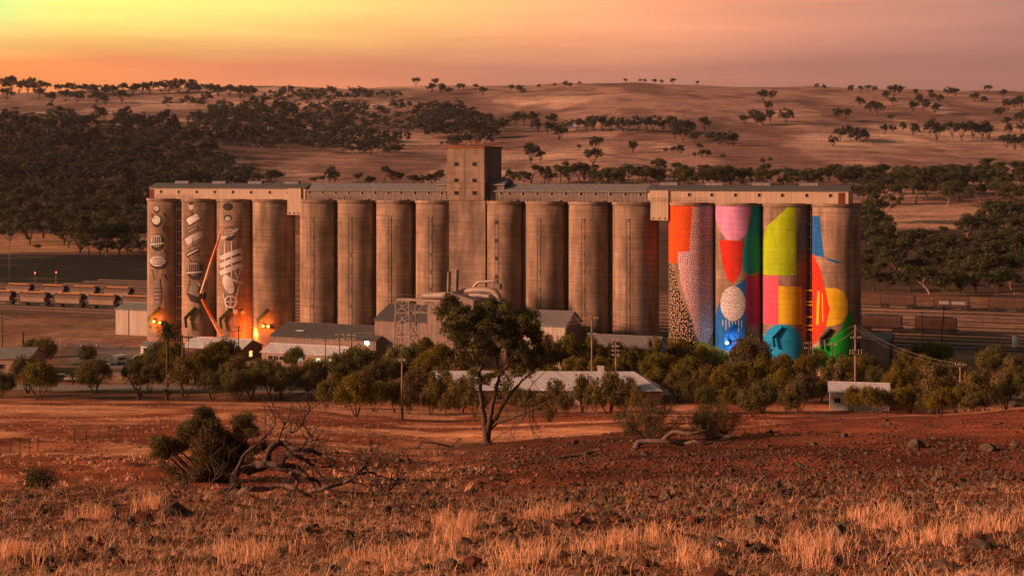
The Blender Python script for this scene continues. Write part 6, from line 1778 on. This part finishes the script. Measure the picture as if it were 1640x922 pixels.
def gravel():
    g2 = np.random.default_rng(4)
    src = []
    for i in range(5):
        me = rock_mesh(600 + i, 1, .7); V = np.array([v.co[:] for v in me.vertices]); Fc = np.array([p.vertices[:] for p in me.polygons]); src.append((V, Fc)); bpy.data.meshes.remove(me)
    pts = []
    # stony band: right slope, denser near the crest line
    n = 52000
    px = g2.uniform(380, 1720, n); Y = 34 + 96 * g2.random(n) ** 1.0
    X = (px - CX) / F * Y
    dens = sstep(430, 760, px + 2.2 * (Y - 60)) * (1 - sstep(105, 132, Y) * .75) * (.25 + .75 * sstep(.38, .6, fbm(X / 5, Y / 7, 61)))
    dens *= 1 - .72 * sstep(1120, 1260, px) * sstep(76, 92, Y)
    keep_ = g2.random(n) < dens
    X, Y = X[keep_], Y[keep_]
    n2 = 5200; px2 = g2.uniform(-60, 1700, n2); Y2 = g2.uniform(16, 56, n2); X2 = (px2 - CX) / F * Y2
    n3 = 900; px3 = g2.uniform(-40, 700, n3); Y3 = g2.uniform(56, 110, n3); X3 = (px3 - CX) / F * Y3
    X = np.concatenate([X, X2, X3]); Y = np.concatenate([Y, Y2, Y3]); Z = ground_z(X, Y)
    S = np.exp(g2.normal(-2.22, .45, len(X))) * np.where(Y > 80, 1.2, 1.0); S = np.minimum(S, .6)
    parts = []
    for i in range(5):
        mk = np.arange(len(X)) % 5 == i; V, Fc = src[i]; m_ = mk.sum()
        a = g2.uniform(0, 6.28, m_); sx, sy, sz = (S[mk] * g2.uniform(.7, 1.4, m_) for _ in range(3))
        vx = V[None, :, 0] * sx[:, None]; vy = V[None, :, 1] * sy[:, None]
        q = np.stack([vx * np.cos(a)[:, None] - vy * np.sin(a)[:, None] + X[mk][:, None], vx * np.sin(a)[:, None] + vy * np.cos(a)[:, None] + Y[mk][:, None], V[None, :, 2] * sz[:, None] + (Z[mk] + S[mk] * .12)[:, None]], -1)
        fc = (Fc[None] + (np.arange(m_) * len(V))[:, None, None]).reshape(-1, 3)
        parts.append((q.reshape(-1, 3), fc, np.repeat((g2.random(m_) < .42).astype(int), len(Fc))))
    o = 0; vs, fs, ms = [], [], []
    for V, fc, mi in parts: vs.append(V); fs.append(fc + o); ms.append(mi); o += len(V)
    me = np_mesh('gravel', np.concatenate(vs), np.concatenate(fs), [M['rock_grey'], M['rock_red']], midx=np.concatenate(ms))
    ob = bpy.data.objects.new('gravel', me); link(ob); ob['kind'] = 'stuff'; ob['label'] = 'loose stones and gravel strewn over the near slope'; ob['category'] = 'gravel'
gravel()

# ------------------------------------------------------------------ dry grass
def grass():
    g2 = np.random.default_rng(6)
    def field(n, y0, y1, pxr, hmin, hmax, blades, dfun, wid, seed):
        px = g2.uniform(*pxr, n); Y = np.exp(g2.uniform(math.log(y0), math.log(y1), n)); X = (px - CX) / F * Y
        k = g2.random(n) < dfun(px, X, Y); X, Y = X[k], Y[k]; n = len(X)
        idx = np.repeat(np.arange(n), blades); m_ = len(idx)
        th = g2.uniform(0, 6.28, m_); rr = np.abs(g2.normal(0, .09, m_))
        bx = X[idx] + rr * np.cos(th); by = Y[idx] + rr * np.sin(th); bz = ground_z(bx, by) - .02
        hh = (hmin + (hmax - hmin) * g2.random(n) ** 2)[idx] * g2.uniform(.45, 1.15, m_)
        lean = g2.normal(0, .62, (m_, 2)) + np.array([.05, 0]); w = wid * g2.uniform(.6, 1.4, m_)
        wa = g2.uniform(0, 3.14, m_); wx, wy = np.cos(wa) * w, np.sin(wa) * w
        P0_ = np.stack([bx, by, bz], 1); P1_ = P0_ + np.stack([lean[:, 0] * hh * .4, lean[:, 1] * hh * .4, hh * .6], 1); P2_ = P0_ + np.stack([lean[:, 0] * hh * 1.2, lean[:, 1] * hh * 1.2, hh * (1 - .25 * np.minimum(1, (lean ** 2).sum(1)))], 1)
        W = np.stack([wx, wy, np.zeros(m_)], 1)
        V = np.stack([P0_ - W, P0_ + W, P1_ + W * .8, P1_ - W * .8, P2_ + W * .25, P2_ - W * .25], 1).reshape(-1, 3)
        o = (np.arange(m_) * 6)[:, None]; Fc = np.concatenate([o + np.array([[0, 1, 2, 3]]), o + np.array([[3, 2, 4, 5]])])
        c = (.45 + .85 * g2.random(n))[idx] * g2.uniform(.7, 1.25, m_); hue = g2.normal(0, .06, m_)
        cols = np.stack([c * (1 + hue), c, c * (1 - 2 * hue)], 1)
        return V, Fc, np.concatenate([cols, cols]), 0
    near_d = lambda px, X, Y: (.6 + .4 * sstep(.45, .62, fbm(X / 2.0, Y / 3.4, 91))) * (1 - sstep(40, 50, Y + 4 * (fbm(X / 4, Y / 4, 92) - .5)))
    a = field(30000, 13, 56, (-160, 1800), .04, .20, 8, near_d, .0055, 1)
    a2 = field(9000, 13, 54, (-160, 1800), .25, .50, 3, lambda px, X, Y: .55 + .4 * sstep(.42, .6, fbm(X / 3, Y / 5, 94)) - .0 * X, .0048, 5)
    # bright tall tussocks
    tuss = [(990, 875), (1050, 870), (960, 885), (730, 850), (720, 870), (745, 845), (1290, 880), (1300, 900), (400, 905), (415, 890), (30, 905), (10, 895), (590, 905), (1420, 850), (1500, 865), (860, 830), (240, 815), (1100, 905), (840, 905), (1400, 840), (1600, 850), (680, 900), (150, 830)]
    vs = []
    for x, y in tuss:
        p = ground_at(x, y); 
        n = 15; X = p.x + g2.normal(0, .32, n); Y = p.y + g2.normal(0, .4, n)
        idx = np.repeat(np.arange(n), 16); m_ = len(idx); bx = X[idx] + g2.normal(0, .07, m_); by = Y[idx] + g2.normal(0, .07, m_); bz = ground_z(bx, by) - .02
        hh = g2.uniform(.12, .45, m_); lean = g2.normal(0, .2, (m_, 2)); w = .006; wa = g2.uniform(0, 3.14, m_); W = np.stack([np.cos(wa) * w, np.sin(wa) * w, wa * 0], 1)
        A0 = np.stack([bx, by, bz], 1); A1 = A0 + np.stack([lean[:, 0] * hh * .4, lean[:, 1] * hh * .4, hh * .6], 1); A2 = A0 + np.stack([lean[:, 0] * hh * 1.1, lean[:, 1] * hh * 1.1, hh], 1)
        V = np.stack([A0 - W, A0 + W, A1 + W, A1 - W, A2 + W * .3, A2 - W * .3], 1).reshape(-1, 3); o = (np.arange(m_) * 6)[:, None]
        c = g2.uniform(.75, 1.3, m_); cols = np.stack([c, c, c], 1)
        vs.append((V, np.concatenate([o + np.array([[0, 1, 2, 3]]), o + np.array([[3, 2, 4, 5]])]), np.concatenate([cols, cols]), 0))
    mid_d = lambda px, X, Y: (1 - sstep(560, 900, px)) * sstep(.44, .6, fbm(X / 7, Y / 9, 93)) * .8 + sstep(135, 150, Y) * .4
    b = field(9000, 56, 240, (-60, 1250), .12, .35, 7, mid_d, .02, 2)
    V, Fc, c, mi = merge_np([a, a2, b] + vs)
    o = bpy.data.objects.new('grass', np_mesh('grass', V, Fc, M['straw'], c)); link(o); o['kind'] = 'stuff'; o['label'] = 'dry straw-coloured grass on the near slope and paddock'; o['category'] = 'grass'
grass()

# ------------------------------------------------------------------ sky, sun, camera
SUN_DIR = Vector((-.92, -.22, .28)).normalized()
w = bpy.data.worlds.new('World'); scn.world = w; w.use_nodes = True
nt = w.node_tree; nt.nodes.clear(); k = NT(nt)
out = k.n('ShaderNodeOutputWorld')
sky = k.n('ShaderNodeTexSky', sky_type='NISHITA'); sky.sun_disc = False
sky.sun_elevation = math.asin(SUN_DIR.z); sky.sun_rotation = math.atan2(SUN_DIR.x, SUN_DIR.y)
sky.dust_density = 4
bg1 = k.n('ShaderNodeBackground'); k.l(sky.outputs[0], bg1.inputs[0]); bg1.inputs[1].default_value = .02
tc = k.n('ShaderNodeTexCoord'); sp = k.n('ShaderNodeSeparateXYZ'); k.l(tc.outputs['Generated'], sp.inputs[0])
hl = k.math('SQRT', k.math('ADD', k.math('MULTIPLY', sp.outputs[0], sp.outputs[0]), k.math('MULTIPLY', sp.outputs[1], sp.outputs[1])))
az = k.math('MULTIPLY_ADD', k.math('DIVIDE', sp.outputs[0], k.math('MAXIMUM', hl, .001)), .5, .5)
X = lambda px: .5 + .5 * math.sin(math.atan((px - 820) / F))
low = k.ramp(az, [(0, (1.0, .33, .05)), (X(0), (.88, .24, .055)), (X(400), (.70, .205, .082)), (X(820), (.46, .155, .090)), (X(1640), (.315, .112, .082)), (1, (.22, .11, .10))])
up = k.ramp(az, [(0, (.8, 1.0, .25)), (X(0), (.66, .88, .23)), (X(130), (.90, .80, .155)), (X(400), (1.0, .66, .15)), (X(620), (1.0, .49, .13)), (X(860), (.98, .37, .13)), (X(1200), (.78, .27, .14)), (X(1640), (.40, .155, .105)), (1, (.24, .14, .13))])
zz = sp.outputs[2]
wv = k.n('ShaderNodeMapping'); k.l(tc.outputs['Generated'], wv.inputs[0]); wv.inputs['Scale'].default_value = (3.0, 3.0, 14)
zw = k.math('ADD', zz, k.math('MULTIPLY_ADD', k.noise(wv.outputs[0], 1.0, 3, .5), .030, -.015))
c = k.mix(k.ramp(k.math('MULTIPLY', zw, 4.0), [(.074 * 4, 0.0), (.098 * 4, .72), (.118 * 4, 1.0)]), low, up)
cloudv = k.n('ShaderNodeMapping'); k.l(tc.outputs['Generated'], cloudv.inputs[0]); cloudv.inputs['Scale'].default_value = (2.2, 2.2, 34)
cl = k.ramp(k.noise(cloudv.outputs[0], 1.5, 5, .55), [(.34, .86), (.66, 1.08)])
c = k.mix(1.0, c, cl, 'MULTIPLY')
back = k.ramp(k.math('MULTIPLY_ADD', sp.outputs[1], .5, .5), [(.25, (.20, .21, .26)), (.62, (.42, .40, .43)), (.9, (1, 1, 1))])
c = k.mix(1.0, c, back, 'MULTIPLY')
dome = k.ramp(zz, [(.12, (1, 1, 1)), (.30, (.36, .34, .40)), (.8, (.14, .17, .26))])
c = k.mix(1.0, c, dome, 'MULTIPLY')
bg2 = k.n('ShaderNodeBackground'); k.l(c, bg2.inputs[0]); bg2.inputs[1].default_value = 1.0
ad = k.n('ShaderNodeAddShader'); k.l(bg1.outputs[0], ad.inputs[0]); k.l(bg2.outputs[0], ad.inputs[1]); k.l(ad.outputs[0], out.inputs[0])

sl = bpy.data.lights.new('sun', 'SUN'); sl.energy = 5.0; sl.angle = R(9); sl.color = (1, .455, .27)
so = bpy.data.objects.new('sun', sl); so.rotation_euler = SUN_DIR.to_track_quat('Z', 'Y').to_euler(); link(so)

cd = bpy.data.cameras.new('camera'); cd.lens = 50; cd.sensor_width = 36; cd.shift_y = -(461 - HY) / 1640
cd.clip_start = .5; cd.clip_end = 12000
co = bpy.data.objects.new('camera', cd); co.location = (0, 0, CZ); co.rotation_euler = (R(90), 0, 0); link(co)
scn.camera = co
vs_ = scn.view_settings
scn.display_settings.display_device = 'sRGB'
vs_.view_transform = 'Standard'; vs_.look = 'None'; vs_.gamma = 1; vs_.use_curve_mapping = False; vs_.exposure = 0.33
scn.render.engine = 'CYCLES'
cy = scn.cycles
cy.use_denoising = True
cy.max_bounces = 5; cy.diffuse_bounces = 3; cy.glossy_bounces = 2; cy.transmission_bounces = 3; cy.volume_bounces = 0
cy.sample_clamp_indirect = 4

def haze():
    m = bpy.data.materials.new('haze_air'); m.use_nodes = True; nt = m.node_tree; nt.nodes.clear()
    o = nt.nodes.new('ShaderNodeOutputMaterial'); v = nt.nodes.new('ShaderNodeVolumePrincipled')
    v.inputs['Color'].default_value = (.66, .60, .66, 1); v.inputs['Density'].default_value = HAZE; v.inputs['Anisotropy'].default_value = .2
    nt.links.new(v.outputs[0], o.inputs['Volume'])
    ob = MB().box(-20000, 20000, -36, 6040, -12, 262).build('haze', m); ob['kind'] = 'stuff'; ob['label'] = 'thin evening haze over the valley and the hills'; ob['category'] = 'haze'
HAZE = .000035
haze()
